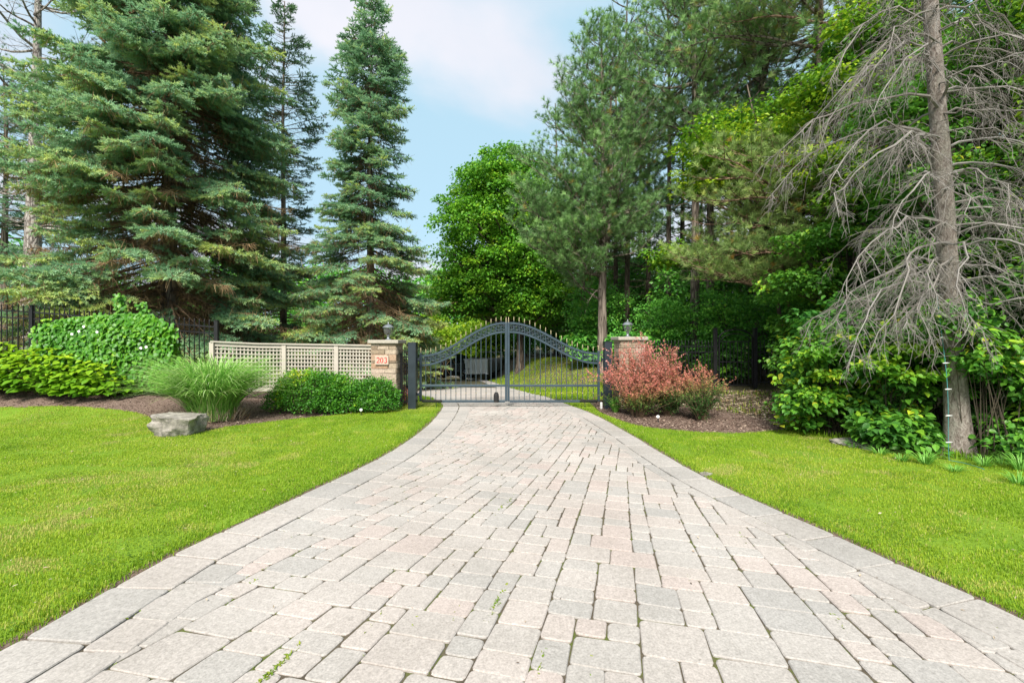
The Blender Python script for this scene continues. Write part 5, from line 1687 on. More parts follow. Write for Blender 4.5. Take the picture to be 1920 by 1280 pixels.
# ---------------- the dead spruce
def dead_spruce():
    rng = np.random.RandomState(71)
    x0, y0 = 6.46, 6.56
    t_ = thing('dead_spruce', 'bare dead spruce draped in drooping grey twigs at the lawn edge', 'tree', B(x0, y0))
    tb, axis = trunk_mesh('trunk', 11.0, .145, .06, rng, 1.8, (-.62, .1), .05, 18, 26)
    wood = Bag()
    brs = []
    for k in range(54):
        z = 1.7 + 8.6 * ((k + rng.rand()) / 54) ** .95
        az = rng.uniform(0, 360)
        if 60 < az < 120 and rng.rand() < .5: az += 110
        L = (2.15 - 1.0 * (z / 10.5)) * rng.choice([.4, .6, .85, 1.0, 1.2])
        brs.append((z, az, L, rng.uniform(.10, .55), rng.uniform(.75, 1.35)))
    # the long ones the picture shows
    brs += [(5.9, 205, 2.1, .35, 1.2), (4.9, 190, 2.9, .25, .70), (4.35, 197, 2.6, .2, .85), (4.6, 186, 2.7, .22, .75), (3.35, 196, 2.5, .05, .75), (3.1, 203, 2.3, .0, .85), (2.9, 190, 2.1, -.05, .62), (2.7, 210, 2.0, .0, .8), (2.6, 186, 2.2, .0, .5),
            (3.0, 240, 1.7, .0, .9), (2.5, 300, 1.6, .1, .9), (2.45, 345, 1.9, .05, .7), (3.6, 350, 2.1, .25, .9), (4.4, 340, 2.0, .35, 1.0), (5.2, 345, 2.0, .35, 1.0), (2.2, 330, 1.9, .12, .5), (4.0, 265, 1.5, .25, 1.1), (5.5, 225, 1.9, .4, 1.2), (3.9, 215, 1.9, .2, 1.0), (2.3, 200, 1.9, .1, .45), (3.3, 10, 2.0, .3, .4), (3.2, 320, 1.8, .1, .9), (3.8, 250, 1.0, .3, 1.3), (4.6, 285, 1.0, .3, 1.3), (5.3, 262, 1.0, .3, 1.3), (6.0, 280, 1.0, .35, 1.3), (6.6, 245, 1.2, .4, 1.3), (6.6, 200, 1.5, .45, 1.4), (6.3, 190, 1.8, .45, 1.3), (5.6, 175, 2.0, .4, 1.2), (4.6, 180, 2.3, .3, 1.0), (6.4, 345, 1.7, .4, 1.2), (5.8, 5, 1.8, .4, 1.0), (4.8, 320, 1.6, .35, 1.1)]
    for (z, az, L, rise, dr) in brs:
        az = R(az + rng.uniform(-5, 5)); s = np.linspace(0, 1, 10)
        a0 = axis(z); ca, sa = math.cos(az), math.sin(az)
        rad = L * (s - .12 * s ** 3); side = rng.uniform(-.25, .25) * L * s ** 2 + .04 * L * np.sin(s * 9 + rng.rand() * 6)
        zz = L * (rise * s - dr * s ** 2.0 * .75 + .03 * np.cumsum(rng.normal(size=10)) * .5)
        pts = np.stack([a0[0] + rad * ca - side * sa, a0[1] + rad * sa + side * ca, z + zz], -1)
        pts[2:] += rng.normal(0, .028, (8, 3))
        wood.tubes(pts[None], np.linspace(.008 + .0055 * L, .003, 10)[None], 5, rng.uniform(.4, .9))
        n = int(L / .068)
        st = rng.uniform(.14, 1, n)
        b_, tg = interp_path(pts, st)
        lat = nrm(np.cross(tg, UP)); sg = np.where(rng.rand(n) < .5, 1, -1)[:, None]
        d = nrm(tg * rng.uniform(.2, 1, n)[:, None] + lat * sg * rng.uniform(.1, 1, n)[:, None] + UP * rng.uniform(-1.2, .25, n)[:, None])
        tl = np.clip((.20 + .30 * L * (1 - st) ** .7) * rng.uniform(.4, 1.25, n), .1, .85)
        s4 = np.linspace(0, 1, 5)[None, :, None]
        P_ = b_[:, None] + d[:, None] * s4 * tl[:, None, None] - UP * (s4 ** 2) * (tl * rng.uniform(.1, .55, n))[:, None, None] + rng.normal(0, .016, (n, 5, 3)) * s4
        wood.tubes(P_, np.linspace(.0042, .0018, 5)[None] * np.ones((n, 1)), 3, np.clip(rng.normal(.55, .2, n), 0, 1))
        # finest twigs
        m = np.maximum(2, (tl / .05).astype(int)); idx = np.repeat(np.arange(n), m)
        u = rng.uniform(.15, 1, len(idx)); seg = np.minimum((u * 4).astype(int), 3); f = (u * 4 - seg)[:, None]
        q0 = P_[idx, seg] * (1 - f) + P_[idx, seg + 1] * f
        dd = nrm(d[idx] * .55 + rng.normal(0, .65, (len(idx), 3)) - UP * .25)
        ll = rng.uniform(.04, .20, len(idx)) * (1.15 - .5 * u)
        q1 = q0 + dd * (ll * .5)[:, None]; q2 = q0 + dd * ll[:, None] - UP * (ll * rng.uniform(-.1, .35, len(idx)))[:, None]
        wood.tubes(np.stack([q0, q1, q2], 1), np.stack([np.full(len(idx), .0024), np.full(len(idx), .002), np.full(len(idx), .0012)], 1), 3, np.clip(rng.normal(.5, .22, len(idx)), 0, 1))
    tb.build('trunk', M['bark_dead'], t_, True)
    wood.build('dead_branches', M['grey_twig'], t_)


dead_spruce()

broadleaf('young_maple', 'fresh green young maple reaching in from the right photo edge', B(8.6, 6.9), 6.5, .06,
          [(0, 0, 4.6, .9, .9, .7, 44), (-.2, .2, 3.5, 1.0, .8, .7, 44), (.2, 0, 5.9, .9, .8, .7, 40), (.2, .2, 2.5, .8, .7, .5, 26), (-.6, .3, 6.6, .9, .8, .5, 36)], 66, 'lime', per=70, size=.10, spread=.40, tint0=.42, layer=.2, frac=.5, tvar=.26)
broadleaf('young_ash', 'airy young ash with fern like leaves right behind the dead trunk', B(7.9, 8.0), 6.0, .06,
          [(-.2, 0, 3.2, 1.2, .8, .6, 50), (-.4, .2, 4.4, 1.2, .9, .7, 50), (-.9, .3, 5.6, 1.2, .9, .7, 46), (.5, .2, 6.6, 1.1, .9, .6, 36)], 67, 'shrub', per=80, size=.10, spread=.40, tint0=.56, layer=.16, frac=.5, flat=1.1)
# a dead drooping sapling branchwork at the far right edge is part of the same trunk; two live dark conifers stand behind
spruce('spruce_tree', 'dark green spruce behind the dead one at the right edge', B(9.6, 8.6), 11.5, 2.3, .6, 26, lambda t: (1 - t) ** .7, 15, 'spruce_dark', per=6, tw_sp=.17, sh_sp=.11, trunk_r=.14, shoot=(.15, .22), green_from=.25, dead=.4)

# ---------------- woodland behind: dark trunks and crowns, built once per kind and copied
wp = pine('woodland_pine', 'dark bare trunked pine deep in the woods behind the iron fence', B(5.6, 24.5), 17, .16, auto_limbs(81, 5.0, 16.5, 36, lambda q: 2.5 - 1.2 * q, (-.1, .5), .25), 81, 'pine', 'bark_dark', .36, .2, .24, tint0=.36, stubs=46, stub_z=(1.2, 8), group='dark pines deep in the woods')
wb = broadleaf('woodland_tree', 'leafy dark green tree in the shade of the woods', B(8.2, 19.5), 5.0, .07, [(0, 0, 3.6, 2.0, 2.0, 1.8, 90), (.4, 0, 1.7, 1.9, 1.8, 1.1, 60)], 82, 'underst', per=60, size=.17, spread=.6, tint0=.52, group='leafy trees in the shade of the woods', frac=.3)
rngw = random.Random(4)
for (x, y) in [(3.6, 23), (4.6, 27), (6.6, 22), (7.6, 27), (8.6, 23), (9.8, 26), (11, 21), (12.2, 24.5), (13.4, 20), (14.4, 23.5), (16, 19.5), (17.5, 22), (19, 18), (21, 20.5), (12.5, 15.5), (15.5, 15), (18.5, 14), (22.5, 15.5), (2.9, 30), (6, 32), (9, 31), (12.5, 30), (16.5, 28), (21, 27), (26, 22), (5.1, 20.2), (10.0, 18.6), (13.5, 17.2), (11.3, 12.6), (14, 11.6), (17.5, 10.5)]:
    dup(wp, B(x, y), rngw.uniform(0, 6.28), rngw.uniform(.8, 1.12), group='dark pines deep in the woods')
for (x, y, s) in [(2.2, 28.5, .42), (3.6, 28, .5), (1.0, 31, .5), (4.8, 29.5, .55), (4.4, 25.5, .9), (6.2, 28, 1.2), (10.4, 22.5, 1), (12.0, 18.6, 1.1), (14.6, 21.3, 1.2), (16.4, 17.0, 1.1), (20, 17, 1.3), (11.6, 14.6, .9), (14.2, 13.4, 1.0), (17.6, 12.2, 1.2), (8.5, 25.5, 1.2), (5.6, 16.8, .55), (7.4, 15.7, .6), (3.9, 20.0, .7), (9.8, 15.3, .7), (20.5, 24, 1.4), (3.2, 33, 1.3), (9, 34, 1.5), (16, 32, 1.6)]:
    dup(wb, B(x, y), rngw.uniform(0, 6.28), s, group='leafy trees in the shade of the woods')
# brighter saplings on the far side of the drive, seen through the gate
wl = broadleaf('sapling', 'bright yellow green sapling beyond the trailer', B(-2.6, 34), 4.0, .05, [(0, 0, 3.0, 1.7, 1.5, 1.5, 60), (0, 0, 1.6, 1.6, 1.5, 1.0, 40)], 83, 'lime', per=60, size=.2, spread=.6, tint0=.74, group='bright saplings beyond the trailer', frac=.3)
for (x, y, s) in [(-.9, 35, 1.1), (-4.6, 36, 1.0), (-6.8, 37.5, 1.2), (.8, 36.5, .9), (-9.5, 36, 1.3)]:
    dup(wl, B(x, y), rngw.uniform(0, 6.28), s)
for (x, y, s) in [(-7.5, 42, 1.9), (-3, 43, 2.0), (1, 41, 2.0), (-12, 41, 1.8), (-17, 40, 1.9), (-23, 38, 1.9), (-14.5, 33, 1.1), (-19.5, 30, 1.2), (-22.5, 25, 1.2), (-18.5, 24.5, .95), (-15.2, 25.5, .8), (-25, 22, 1.3), (-9.0, 30, .7)]:
    dup(wb, B(x, y), rngw.uniform(0, 6.28), s, label='leafy dark green tree closing the view far beyond the driveway', group='leafy trees far beyond the driveway')
# ---------------------------------------------------------------- shrubs and bed plants
def stems_bag(rng, bag, n, cl, base_r, r0=.012, h0=.0):
    """woody stems from the ground to cluster centres"""
    k = len(cl)
    a = rng.uniform(0, 6.283, k); rr = base_r * np.sqrt(rng.rand(k))
    A = np.stack([np.cos(a) * rr, np.sin(a) * rr, np.full(k, h0)], -1)
    s = np.linspace(0, 1, 6)[None, :, None]
    mid = A * .55 + cl * .45; mid[:, 2] = A[:, 2] + (cl[:, 2] - A[:, 2]) * .62
    P_ = A[:, None] * (1 - s) ** 2 + 2 * mid[:, None] * s * (1 - s) + cl[:, None] * s ** 2
    bag.tubes(P_, np.full(k, r0)[:, None] * np.linspace(1, .35, 6)[None], 5, .5)


def dome(rng, n, rx, ry, h, inner=.3, z0=0.0):
    """points near the surface of a half ellipsoid, fewer inside"""
    v = rng.normal(size=(n, 3)); v[:, 2] = np.abs(v[:, 2]); v = nrm(v)
    q = 1 - inner * rng.rand(n) ** 1.5
    return np.stack([v[:, 0] * rx * q, v[:, 1] * ry * q, z0 + v[:, 2] * (h - z0) * q], -1), v


# hydrangea bank at the far left: broad leaves on many separate plants that grow together
def hydrangea(label, x, y, rx, ry, h, n, seed):
    rng = np.random.RandomState(seed)
    t_ = thing('hydrangea', label, 'shrub', (x, y, hz(x, y) - .02), 0, 'hydrangeas in the left bed')
    p, v = dome(rng, n, rx, ry, h, .45, .05)
    p[:, 2] *= 1 + .12 * (vnoise(p[:, 0] + x, p[:, 1], .35) - .5)
    d = nrm(np.stack([v[:, 0], v[:, 1], np.zeros(n)], -1) + rng.normal(0, .5, (n, 3)) * np.array([1, 1, .2]) - UP * rng.uniform(.05, .55, n)[:, None] + np.array([0, -.35, 0]))
    nn = nrm(UP * 1.0 + v * .45 + rng.normal(0, .3, (n, 3)))
    s = rng.uniform(.10, .19, n) * (1 - .25 * (p[:, 2] / h))
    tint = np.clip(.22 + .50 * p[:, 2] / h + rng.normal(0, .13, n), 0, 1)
    b = Bag(); b.leaves(BIGLEAF, p, d, nn, s, s * 1.05, tint)
    st = Bag(); stems_bag(rng, st, 0, p[rng.rand(n) < .08], rx * .5, .006)
    st.build('stems', M['greenstem'], t_); b.build('foliage', M['hydrangea'], t_)


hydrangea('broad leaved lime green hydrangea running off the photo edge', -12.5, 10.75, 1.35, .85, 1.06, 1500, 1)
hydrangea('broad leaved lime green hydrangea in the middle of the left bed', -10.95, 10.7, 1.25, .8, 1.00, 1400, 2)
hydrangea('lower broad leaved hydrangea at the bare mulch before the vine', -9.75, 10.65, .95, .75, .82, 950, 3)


# flowering vine over the iron fence
rng = np.random.RandomState(5)
t_ = thing('vine', 'dense green vine with white blooms smothering the iron fence', 'vine', (-9.35, 11.0, hz(-9.35, 11)))
n = 7200
u = rng.uniform(-1.6, 1.35, n)
zt = 1.80 + .12 * np.sin(u * 1.7 + .8) + .18 * (vnoise(u, u * 0, .5, 3) - .5) - .25 * ss(.6, 1.35, u)
z = zt * np.sqrt(rng.rand(n)) ** .85
bul = .28 + .18 * vnoise(u, z, .6, 4) + .16 * np.sin(np.clip(z / zt, 0, 1) * 3.0)
p = np.stack([u + .10 * rng.normal(size=n), -bul * (.75 + .3 * rng.rand(n)) + .06, z], -1)
d = nrm(np.stack([rng.normal(0, .55, n), -.35 + rng.normal(0, .25, n), -1 + rng.normal(0, .35, n)], -1))
nn = nrm(np.stack([rng.normal(0, .35, n), np.full(n, -1.), .55 + rng.normal(0, .3, n)], -1))
s = rng.uniform(.07, .125, n)
tint = np.clip(.44 + .32 * (vnoise(u, z, .5, 2) - .5) + rng.normal(0, .16, n) + .14 * ss(.2, 2, u) , 0, 1)
b = Bag(); b.leaves(BIGLEAF, p, d, nn, s, s * 1.05, tint)
# runners reaching up into the spruce and thin ones over the bare pickets
for (u0_, zt_, m, w_) in [(.0, 2.35, 260, .20), (.55, 2.15, 150, .22), (-.5, 1.95, 90, .2), (-1.75, 1.75, 130, .05), (-2.0, 1.6, 90, .05), (1.3, 1.2, 200, .15), (1.2, .9, 120, .2)]:
    q = rng.rand(m); zz = (.9 if zt_ > 1.25 else .05) + (zt_ - (.9 if zt_ > 1.25 else .05)) * q
    p2 = np.stack([u0_ + w_ * rng.normal(size=m) * (1.15 - q), -.12 + rng.normal(0, .07, m), zz], -1)
    b.leaves(BIGLEAF, p2, nrm(np.stack([rng.normal(0, .5, m), -.4 + 0 * q, -1 + rng.normal(0, .4, m)], -1)), nrm(np.stack([rng.normal(0, .3, m), -1 + 0 * q, .5 + 0 * q], -1)), rng.uniform(.06, .11, m), None, np.clip(rng.normal(.5 if abs(u0_) < 1 else .75, .15, m), 0, 1))
b.build('foliage', M['vine'], t_)
st = Bag()
k = 60; uu = rng.uniform(-1.6, 1.3, k); s_ = np.linspace(0, 1, 8)
P_ = np.stack([uu[:, None] + .15 * np.sin(s_ * 5 + uu[:, None] * 9), -.08 + .05 * np.cos(s_ * 7 + uu[:, None]), s_ * 1.35 * np.ones((k, 1))], -1)
P_ = np.concatenate([P_, np.stack([np.array([[.0, .5]]).T + .1 * np.sin(s_ * 6), -.1 + 0 * s_ * np.ones((2, 1)), s_ * 2.15 * np.ones((2, 1))], -1)])
st.tubes(P_, np.full((k + 2, 8), .006), 4, .5); st.build('stems', M['stem'], t_)
PETAL = (np.array([(0, 0, 0), (-.5, .55, .2), (-.3, 1, .3), (.3, 1, .3), (.5, .55, .2)]), np.array([(0, 1, 2), (0, 2, 3), (0, 3, 4)]))
FLM = None
for (fu, fv) in [(149, 621), (136, 626), (207, 633), (250, 627), (262, 627), (263, 635), (246, 623), (275, 650), (265, 652), (183, 622), (158, 612)]:
    q = px(fu, fv, 10.52) - np.array(t_.location)
    b2 = Bag(); a = np.arange(5) * 1.2566 + rng.rand()
    b2.leaves(PETAL, np.zeros((5, 3)), np.stack([np.cos(a), -.25 + 0 * a, np.sin(a)], -1), np.broadcast_to(np.array([0, -1., .2]), (5, 3)), np.full(5, .033), np.full(5, .036))
    b2.build('flower', M['white_flower'], t_, loc=tuple(q))


# tall ornamental grass behind the boulder
def reed_clump(label, x, y, R0, h, n, seed):
    rng = np.random.RandomState(seed)
    t_ = thing('ornamental_grass', label, 'ornamental grass', (x, y, hz(x, y) - .02))
    a = rng.uniform(0, 6.283, n); r0 = .42 * np.sqrt(rng.rand(n))
    B_ = np.stack([np.cos(a) * r0, np.sin(a) * r0 * .8, 0 * a], -1)
    a2 = a + rng.normal(0, .55, n)
    out = np.stack([np.cos(a2), np.sin(a2) * .8, 0 * a2], -1)
    L = h * rng.uniform(.7, 1.30, n); reach = R0 * rng.uniform(.25, 1.05, n) * (.45 + r0 / .42 * .6)
    s = np.linspace(0, 1, 9)
    k = rng.uniform(.5, .78, n)       # where the arch peaks
    dr = rng.uniform(.35, 1.15, n)
    zz = L[:, None] * (1.30 * s[None] - (.30 + .42 * dr[:, None]) * s[None] ** 2.6)
    P_ = B_[:, None, :] + out[:, None, :] * (reach[:, None] * s[None] ** 1.7)[..., None] + UP * zz[..., None] * .92
    P_ += rng.normal(0, .006, P_.shape)
    T = nrm(np.gradient(P_, axis=1)); S = nrm(np.cross(T, np.broadcast_to(out[:, None, :], T.shape) + UP * .35))
    w = (.016 * rng.uniform(.7, 1.2, n))[:, None] * np.array([.8, 1, 1, 1, .95, .85, .7, .45, .08])[None]
    V = np.stack([P_ - S * w[..., None] * .5, P_ + S * w[..., None] * .5], 2).reshape(n, 18, 3)
    f = np.array([(2 * i, 2 * i + 1, 2 * i + 3, 2 * i + 2) for i in range(8)])
    Fc = (f[None] + (np.arange(n) * 18)[:, None, None]).reshape(-1, 4)
    tint = np.clip(rng.normal(.47, .2, n), 0, .9)[:, None] + np.array([.06, .0, .0, .0, .03, .08, .14, .2, .2])[None]
    tint[rng.rand(n) < .05] = .98
    b = Bag(); b.add(V.reshape(-1, 3), Fc, np.repeat(np.clip(tint, 0, 1), 2, axis=1).ravel())
    b.build('blades', M['reed'], t_)
    # dry straw at the foot
    m = 500; a = rng.uniform(0, 6.283, m); r0 = .40 + .12 * rng.normal(size=m)
    B_ = np.stack([np.cos(a) * r0, np.sin(a) * r0 * .8, 0 * a], -1); o = nrm(np.stack([np.cos(a) * .6 + rng.normal(0, .3, m), np.sin(a) * .6 + rng.normal(0, .3, m), np.ones(m)], -1))
    b = Bag(); b.tubes(np.stack([B_, B_ + o * rng.uniform(.1, .32, m)[:, None]], 1), np.full((m, 2), .0035), 3, rng.uniform(.3, 1, m))
    b.build('dry_stalks', M['straw'], t_)


reed_clump('fountain of tall pale green ornamental grass behind the boulder', -6.15, 9.35, 1.65, 1.42, 2700, 6)


# clipped evergreen hedge bushes in front of the lattice
def bush(label, x, y, rx, ry, h, n, seed, mat='hedge', leaf=.045, name='evergreen_bush', cat='bush', group='evergreen bushes before the lattice fence', tint0=.42, gold=()):
    rng = np.random.RandomState(seed)
    t_ = thing(name, label, cat, (x, y, hz(x, y) - .02), 0, group)
    m = n // 14
    p, v = dome(rng, m, rx, ry, h, .35, .10)
    lump = 1 + .22 * (vnoise(p[:, 0] * 1.0 + seed, p[:, 2] + p[:, 1], .28, 3) - .5)
    p[:, :2] *= lump[:, None]; p[:, 2] *= lump
    idx = np.repeat(np.arange(m), 14)
    q = p[idx] + rng.normal(0, .045, (len(idx), 3))
    d = nrm(v[idx] * .6 + rng.normal(0, .6, (len(idx), 3)) + UP * .25)
    nn = nrm(v[idx] * .5 + UP * .7 + rng.normal(0, .4, (len(idx), 3)))
    s = leaf * rng.uniform(.7, 1.3, len(idx))
    tint = tint0 + rng.normal(0, .10, m)[idx] + rng.normal(0, .11, len(idx)) + .10 * (q[:, 2] / h - .5)
    for (gx_, gz_, gr, ga) in gold:
        tint = tint + ga * np.exp(-(((q[:, 0] - gx_) ** 2 + (q[:, 2] - gz_) ** 2) / gr ** 2)) * (rng.rand(len(idx)) < .8)
    b = Bag(); b.leaves(LEAF, q, d, nn, s * .9, s * 1.1, np.clip(tint, 0, 1))
    st = Bag(); stems_bag(rng, st, 0, p[rng.rand(m) < .12] * .9, rx * .35, .007)
    st.build('stems', M['stem'], t_); b.build('foliage', M[mat], t_)


bush('evergreen hedge bush with golden tips next to the tall grass', -4.62, 10.35, .92, .62, .93, 14000, 21, gold=[(-.1, .86, .26, .5), (-.55, .78, .2, .25), (-.5, .35, .18, .35)])
bush('evergreen hedge bush in the middle of the lattice bed', -3.98, 10.45, .62, .50, .84, 8000, 22, gold=[(.1, .78, .3, .2)])
bush('smaller evergreen hedge bush touching the numbered pillar', -3.15, 10.55, .52, .46, .78, 7000, 23, gold=[(-.35, .25, .15, .35)])
bush('rusty brown seedling at the foot of the left gate post', -2.62, 11.45, .16, .12, .42, 500, 24, 'rust' if 'rust' in M else 'barberry', .05, 'seedling', 'plant', None, .6)


# barberries
def barberry(label, x, y, rx, h, n, seed, pink=.0, low=.0):
    rng = np.random.RandomState(seed)
    t_ = thing('barberry_bush', label, 'bush', (x, y, hz(x, y) - .02), 0, 'barberry bushes in the right bed')
    a = rng.uniform(0, 6.283, n); r0 = .16 * rx * np.sqrt(rng.rand(n))
    th = np.abs(rng.normal(0, .55, n)); th = np.clip(th, 0, 1.3)
    L = h * rng.uniform(.60, 1.06, n) * (1 - .22 * th); L[: n // 5] *= rng.uniform(.4, .75, n // 5)
    s = np.linspace(0, 1, 8)
    o = np.stack([np.cos(a), np.sin(a), 0 * a], -1)
    L *= .82 + .36 * vnoise(a * 1.3 + seed, a * 0 + seed, .35, 2)
    reach = rx * np.sin(th) * 1.15 * rng.uniform(.7, 1.1, n)
    P_ = (o * r0[:, None])[:, None] + o[:, None] * (reach[:, None] * (s ** 1.3)[None])[..., None] + UP * (L[:, None] * (s[None] - .10 * th[:, None] * s[None] ** 3))[..., None]
    P_ += rng.normal(0, .012, P_.shape) * s[None, :, None]
    st = Bag(); st.tubes(P_, np.linspace(.0075, .0025, 8)[None] * np.ones((n, 1)), 4, .5); st.build('stems', M['stem'], t_)
    b = Bag()
    # side shoots
    m = 11; idx = np.repeat(np.arange(n), m); u = rng.uniform(.10, 1, n * m) ** .9
    k = np.minimum((u * 7).astype(int), 6); f = (u * 7 - k)[:, None]
    b0 = P_[idx, k] * (1 - f) + P_[idx, k + 1] * f
    tg = nrm(P_[idx, k + 1] - P_[idx, k])
    dd = nrm(tg + rng.normal(0, .55, tg.shape) + UP * .15)
    sl = rng.uniform(.10, .30, n * m)
    st2 = Bag(); st2.tubes(np.stack([b0, b0 + dd * sl[:, None]], 1), np.full((n * m, 2), .002), 3, .5); st2.build('twigs', M['stem'], t_)
    lv = 14; i2 = np.repeat(np.arange(n * m), lv); w = rng.rand(len(i2))
    p = b0[i2] + dd[i2] * (sl[i2] * w)[:, None] + rng.normal(0, .008, (len(i2), 3))
    hh = p[:, 2] / h
    d = nrm(dd[i2] * .7 + rng.normal(0, .6, p.shape)); nn = nrm(UP * .5 + rng.normal(0, .6, p.shape))
    s_ = rng.uniform(.016, .034, len(i2))
    side = vnoise(p[:, 0] + 5 + seed, p[:, 1] + p[:, 2] * .6, .45, 6) - .5
    tint = -.02 + .50 * ss(.14, .58, hh + .26 * side) + .20 * ss(.5, 1, hh) + .14 * w + pink + rng.normal(0, .09, len(i2)) + .46 * side - .10 * (rng.rand(n * m)[i2] < .25)
    b.leaves(LEAF, p, d, nn, s_ * 1.1, s_ * 1.2, np.clip(tint, 0, 1)); b.build('foliage', M['barberry'], t_)


barberry('tall pink tipped barberry bush hiding the right pillar', 2.74, 9.85, .93, 1.52, 165, 31, .12)
barberry('barberry bush with coral shoots and a green foot, right of the tallest', 3.42, 9.95, .66, 1.36, 120, 32, -.02)
barberry('small straggly barberry with sparse yellow and pink shoots', 3.88, 9.35, .55, 1.08, 60, 33, -.12)


# loose broadleaf shrubs along the edge of the wood
def wild_shrub(label, x, y, ells, seed, mat='shrub', size=.098, per=48, spread=.26, tint0=.42, tvar=.2, group='wild shrubs at the edge of the wood', name='wild_shrub', bright=()):
    rng = np.random.RandomState(seed)
    t_ = thing(name, label, 'shrub', (x, y, hz(x, y) - .02), 0, group)
    b = Bag(); st = Bag()
    for (cx, cy, cz, rx, ry, rz_, n) in ells:
        cl = ell_points(rng, n, (cx, cy, cz), (rx, ry, rz_), .4)
        cl[:, 2] = np.maximum(cl[:, 2], .12)
        leafy(b, rng, cl, per, size, .22, spread, tint0, tvar, BIGLEAF, flat=.9)
        stems_bag(rng, st, 0, cl[rng.rand(n) < .6], .3, .007)
    for (cx, cy, cz, n, t1) in bright:
        cl = ell_points(rng, n, (cx, cy, cz), (.28, .22, .08), .5)
        leafy(b, rng, cl, per, size * .9, .15, spread * .8, t1, .10, BIGLEAF, flat=.9)
        stems_bag(rng, st, 0, cl[rng.rand(n) < .6], .18, .008)
    st.build('stems', M['shrub_stem'], t_); b.build('foliage', M[mat], t_)


wild_shrub('leafy shrub with lime outer leaves between the dirt and the dead spruce', 5.6, 7.95,
           [(0, .2, .85, .75, .6, .6, 54), (.1, .3, 1.45, .75, .6, .5, 34), (-.25, .0, .5, .65, .5, .35, 26)], 41, bright=[(-.25, -.35, 1.08, 7, .82), (.35, -.4, .92, 6, .86), (.2, -.42, .62, 6, .74), (-.5, -.3, .75, 6, .72), (-.4, -.2, 1.45, 6, .70)], tint0=.58)
wild_shrub('leafy shrub with yellow topped sprays right in front of the dead spruce trunk', 6.05, 7.2,
           [(.0, .2, 1.1, .75, .5, .55, 44), (.1, .3, 1.7, .7, .5, .4, 30), (-.1, .1, .45, .5, .4, .3, 18)], 42, bright=[(-.15, -.35, 1.50, 7, .82), (.3, -.40, 1.60, 5, .95), (.0, -.4, 1.15, 7, .74), (-.4, -.3, 1.3, 6, .78), (.35, -.35, .9, 6, .68)], tint0=.55)
wild_shrub('low leafy shrub crouching left of the dead spruce foot', 5.75, 6.75, [(0, 0, .32, .48, .25, .24, 26)], 43, tint0=.48, size=.11)
wild_shrub('dark leafy shrub right of the dead spruce trunk', 7.35, 6.75, [(.1, .2, .7, .7, .5, .6, 46), (-.2, -.1, .4, .5, .3, .3, 26), (.2, .3, 1.6, .7, .5, .6, 44), (.5, .2, 2.2, .6, .5, .4, 24)], 44, tint0=.36)
wild_shrub('leafy green shrub clothing the dead spruce trunk from behind', 6.75, 7.35, [(0, .1, 1.3, .6, .4, .8, 50), (-.2, .2, 2.2, .6, .4, .5, 30)], 45, tint0=.44)
wild_shrub('deep green shrub filling the shade beneath the ash', 7.1, 9.2, [(0, 0, 1.0, 1.0, .7, .8, 60), (-.4, 0, 1.9, .9, .6, .6, 40), (.6, 0, 2.3, .9, .6, .6, 36)], 46, 'underst', .13, tint0=.42)
wild_shrub('deep green shrub standing behind the lime leaved one', 6.35, 8.9, [(0, 0, .8, .8, .6, .7, 50), (.2, 0, 1.6, .8, .6, .5, 36)], 47, 'underst', .13, tint0=.46)
wild_shrub('tall dark shrub at the right photo edge behind the dead spruce', 8.6, 7.6, [(0, 0, 1.2, .9, .6, 1.0, 60), (0, 0, 2.6, .9, .6, .9, 50), (-.4, 0, 3.8, .9, .6, .7, 36)], 48, 'underst', .13, tint0=.40)
wild_shrub('small leafy plants in the dim ground beside the leaning sapling', 7.6, 10.4, [(0, 0, .5, 1.0, .5, .4, 36)], 49, 'underst', .12, tint0=.44)
wild_shrub('green undergrowth shrub just inside the garden gate', 6.6, 14.2, [(0, 0, .6, .9, .6, .5, 40)], 50, 'shrub', .13, tint0=.50)
wild_shrub('green undergrowth shrub showing behind the right pillar', 3.9, 14.8, [(0, 0, 1.1, .9, .7, .9, 60)], 51, 'underst', .13, tint0=.52)
wild_shrub('blue green shrub at the end of the bank behind the gate', 3.2, 19.5, [(0, 0, .9, .9, .7, .8, 60)], 52, 'underst', .15, tint0=.50)

wild_shrub('bright green shrub with its leaves hanging across the dead spruce trunk', 6.6, 6.25, [(-.05, 0, 1.55, .5, .25, .30, 22), (.35, .1, 1.15, .35, .25, .25, 16), (-.45, .1, 1.95, .45, .3, .25, 16)], 53, size=.085, tint0=.56)
wild_shrub('sunlit tall shrub on the right photo edge beside the dead spruce', 7.6, 6.3, [(0, 0, 1.1, .6, .4, .8, 50), (-.1, -.15, .45, .7, .35, .35, 40), (.1, 0, 2.3, .6, .4, .6, 36)], 54, tint0=.56)
wild_shrub('low leafy plants spreading right of the dead spruce foot', 7.25, 6.1, [(0, 0, .40, .75, .25, .32, 44), (.2, .1, .8, .6, .25, .3, 30)], 55, tint0=.50, size=.085)
wild_shrub('sunlit leafy shrub at the back corner of the dirt patch', 6.9, 10.9, [(0, 0, 1.0, .7, .5, .6, 44), (.1, 0, 1.8, .7, .5, .5, 34)], 56, tint0=.56)
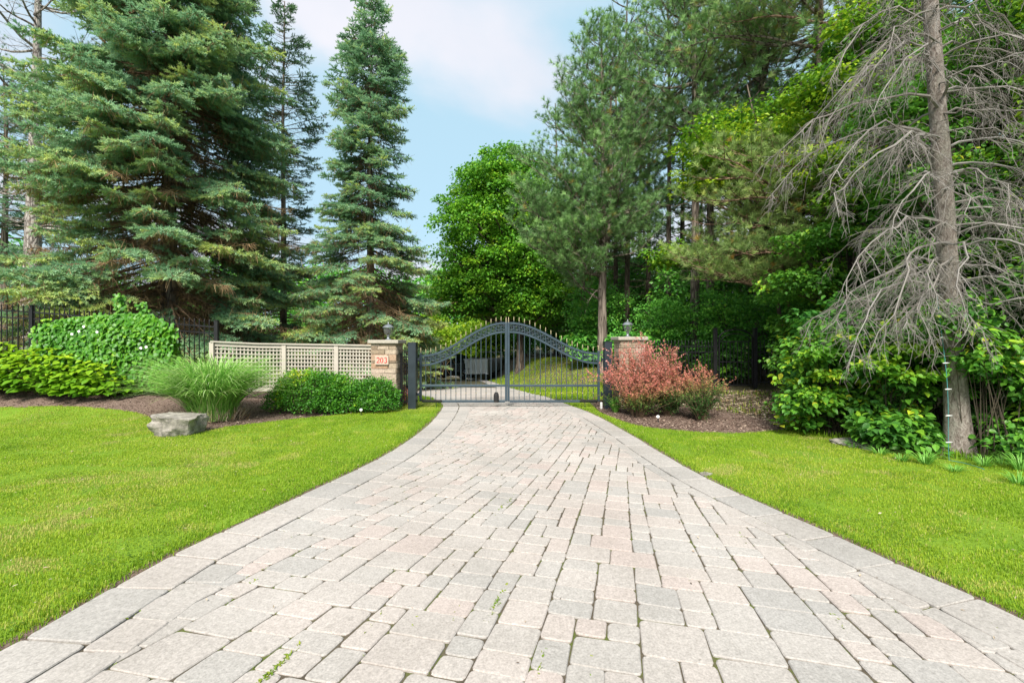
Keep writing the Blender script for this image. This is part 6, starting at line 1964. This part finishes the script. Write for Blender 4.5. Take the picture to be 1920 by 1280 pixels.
# a slender leaning sapling in front of the shade, left of the shrubs
rng = np.random.RandomState(61)
t_ = thing('leaning_sapling', 'slender brown leaning sapling trunk at the edge of the dirt', 'tree', B(7.55, 12.0))
P_ = np.array([(0, 0, -.1), (-.05, 0, .5), (-.12, .02, 1.0), (-.2, .03, 1.6), (-.24, .0, 2.2), (-.36, -.02, 2.9), (-.4, 0, 3.6)])
b = Bag(); b.tubes(P_[None], np.linspace(.06, .03, 7)[None], 10); b.build('trunk', M['bark_red'], t_, True)
b = Bag(); leafy(b, rng, ell_points(rng, 26, (-.1, -.2, 2.6), (.9, .6, .45)), 60, .10, .15, .36, .55, .16); b.build('crown', M['underst'], t_)

# ferny weeds around the spruce foot and daylily leaves by the right gate post


def tuft_plant(label, x, y, n, h, reach, seed, mat='reed', name='weed_tuft', group='weed tufts below the dead spruce', w0=.016, cat='weed', t0=.25):
    rng = np.random.RandomState(seed)
    t_ = thing(name, label, cat, (x, y, hz(x, y) - .02), 0, group)
    a = rng.uniform(0, 6.283, n); out = np.stack([np.cos(a), np.sin(a), 0 * a], -1)
    s = np.linspace(0, 1, 6); L = h * rng.uniform(.6, 1.2, n); rc = reach * rng.uniform(.4, 1.1, n)
    P_ = out[:, None] * (.05 + rc[:, None] * s[None] ** 1.2)[..., None] + UP * (L[:, None] * (1.9 * s[None] - 1.25 * s[None] ** 2))[..., None]
    T = nrm(np.gradient(P_, axis=1)); S = nrm(np.cross(T, UP + 0 * T))
    w = w0 * np.array([.7, 1, 1, .8, .5, .05])[None] * np.ones((n, 1))
    V = np.stack([P_ - S * w[..., None], P_ + S * w[..., None]], 2).reshape(n, 12, 3)
    f = np.array([(2 * i, 2 * i + 1, 2 * i + 3, 2 * i + 2) for i in range(5)])
    b = Bag(); b.add(V.reshape(-1, 3), (f[None] + (np.arange(n) * 12)[:, None, None]).reshape(-1, 4), np.repeat(np.clip(rng.normal(t0, .15, n), 0, .8), 12))
    b.build('leaves', M[mat], t_)


tuft_plant('strappy green leaves at the foot of the right gate post', 2.35, 10.35, 40, .42, .30, 1, group=None, name='daylily', cat='plant', t0=.12)
for k, (u, v_) in enumerate([(1880, 868), (1915, 880), (1845, 872), (1790, 882), (1735, 868), (1690, 862), (1910, 905), (1650, 850), (1600, 838)]):
    x, y = gp(u, v_)
    tuft_plant(['ferny weed tuft just right of the dead spruce foot', 'ferny weed tuft at the photo edge below the shrubs', 'ferny weed tuft touching the dead spruce bark', 'grassy weed tuft at the end of the light string', 'grassy weed tuft left of the light string',
                'grassy weed tuft beside the half buried stone', 'outermost weed tuft in the lawn at the photo edge', 'grassy weed tuft in front of the half buried stone', 'grassy weed tuft left of the half buried stone'][k], x, y, [60, 90, 70, 50, 80, 40, 70, 55, 45][k], [.14, .24, .16, .10, .20, .12, .17, .13, .15][k], [.22, .28, .2, .16, .26, .15, .2, .2, .18][k], 70 + k, 'weedy' if False else 'reed', w0=.0045, t0=.2)
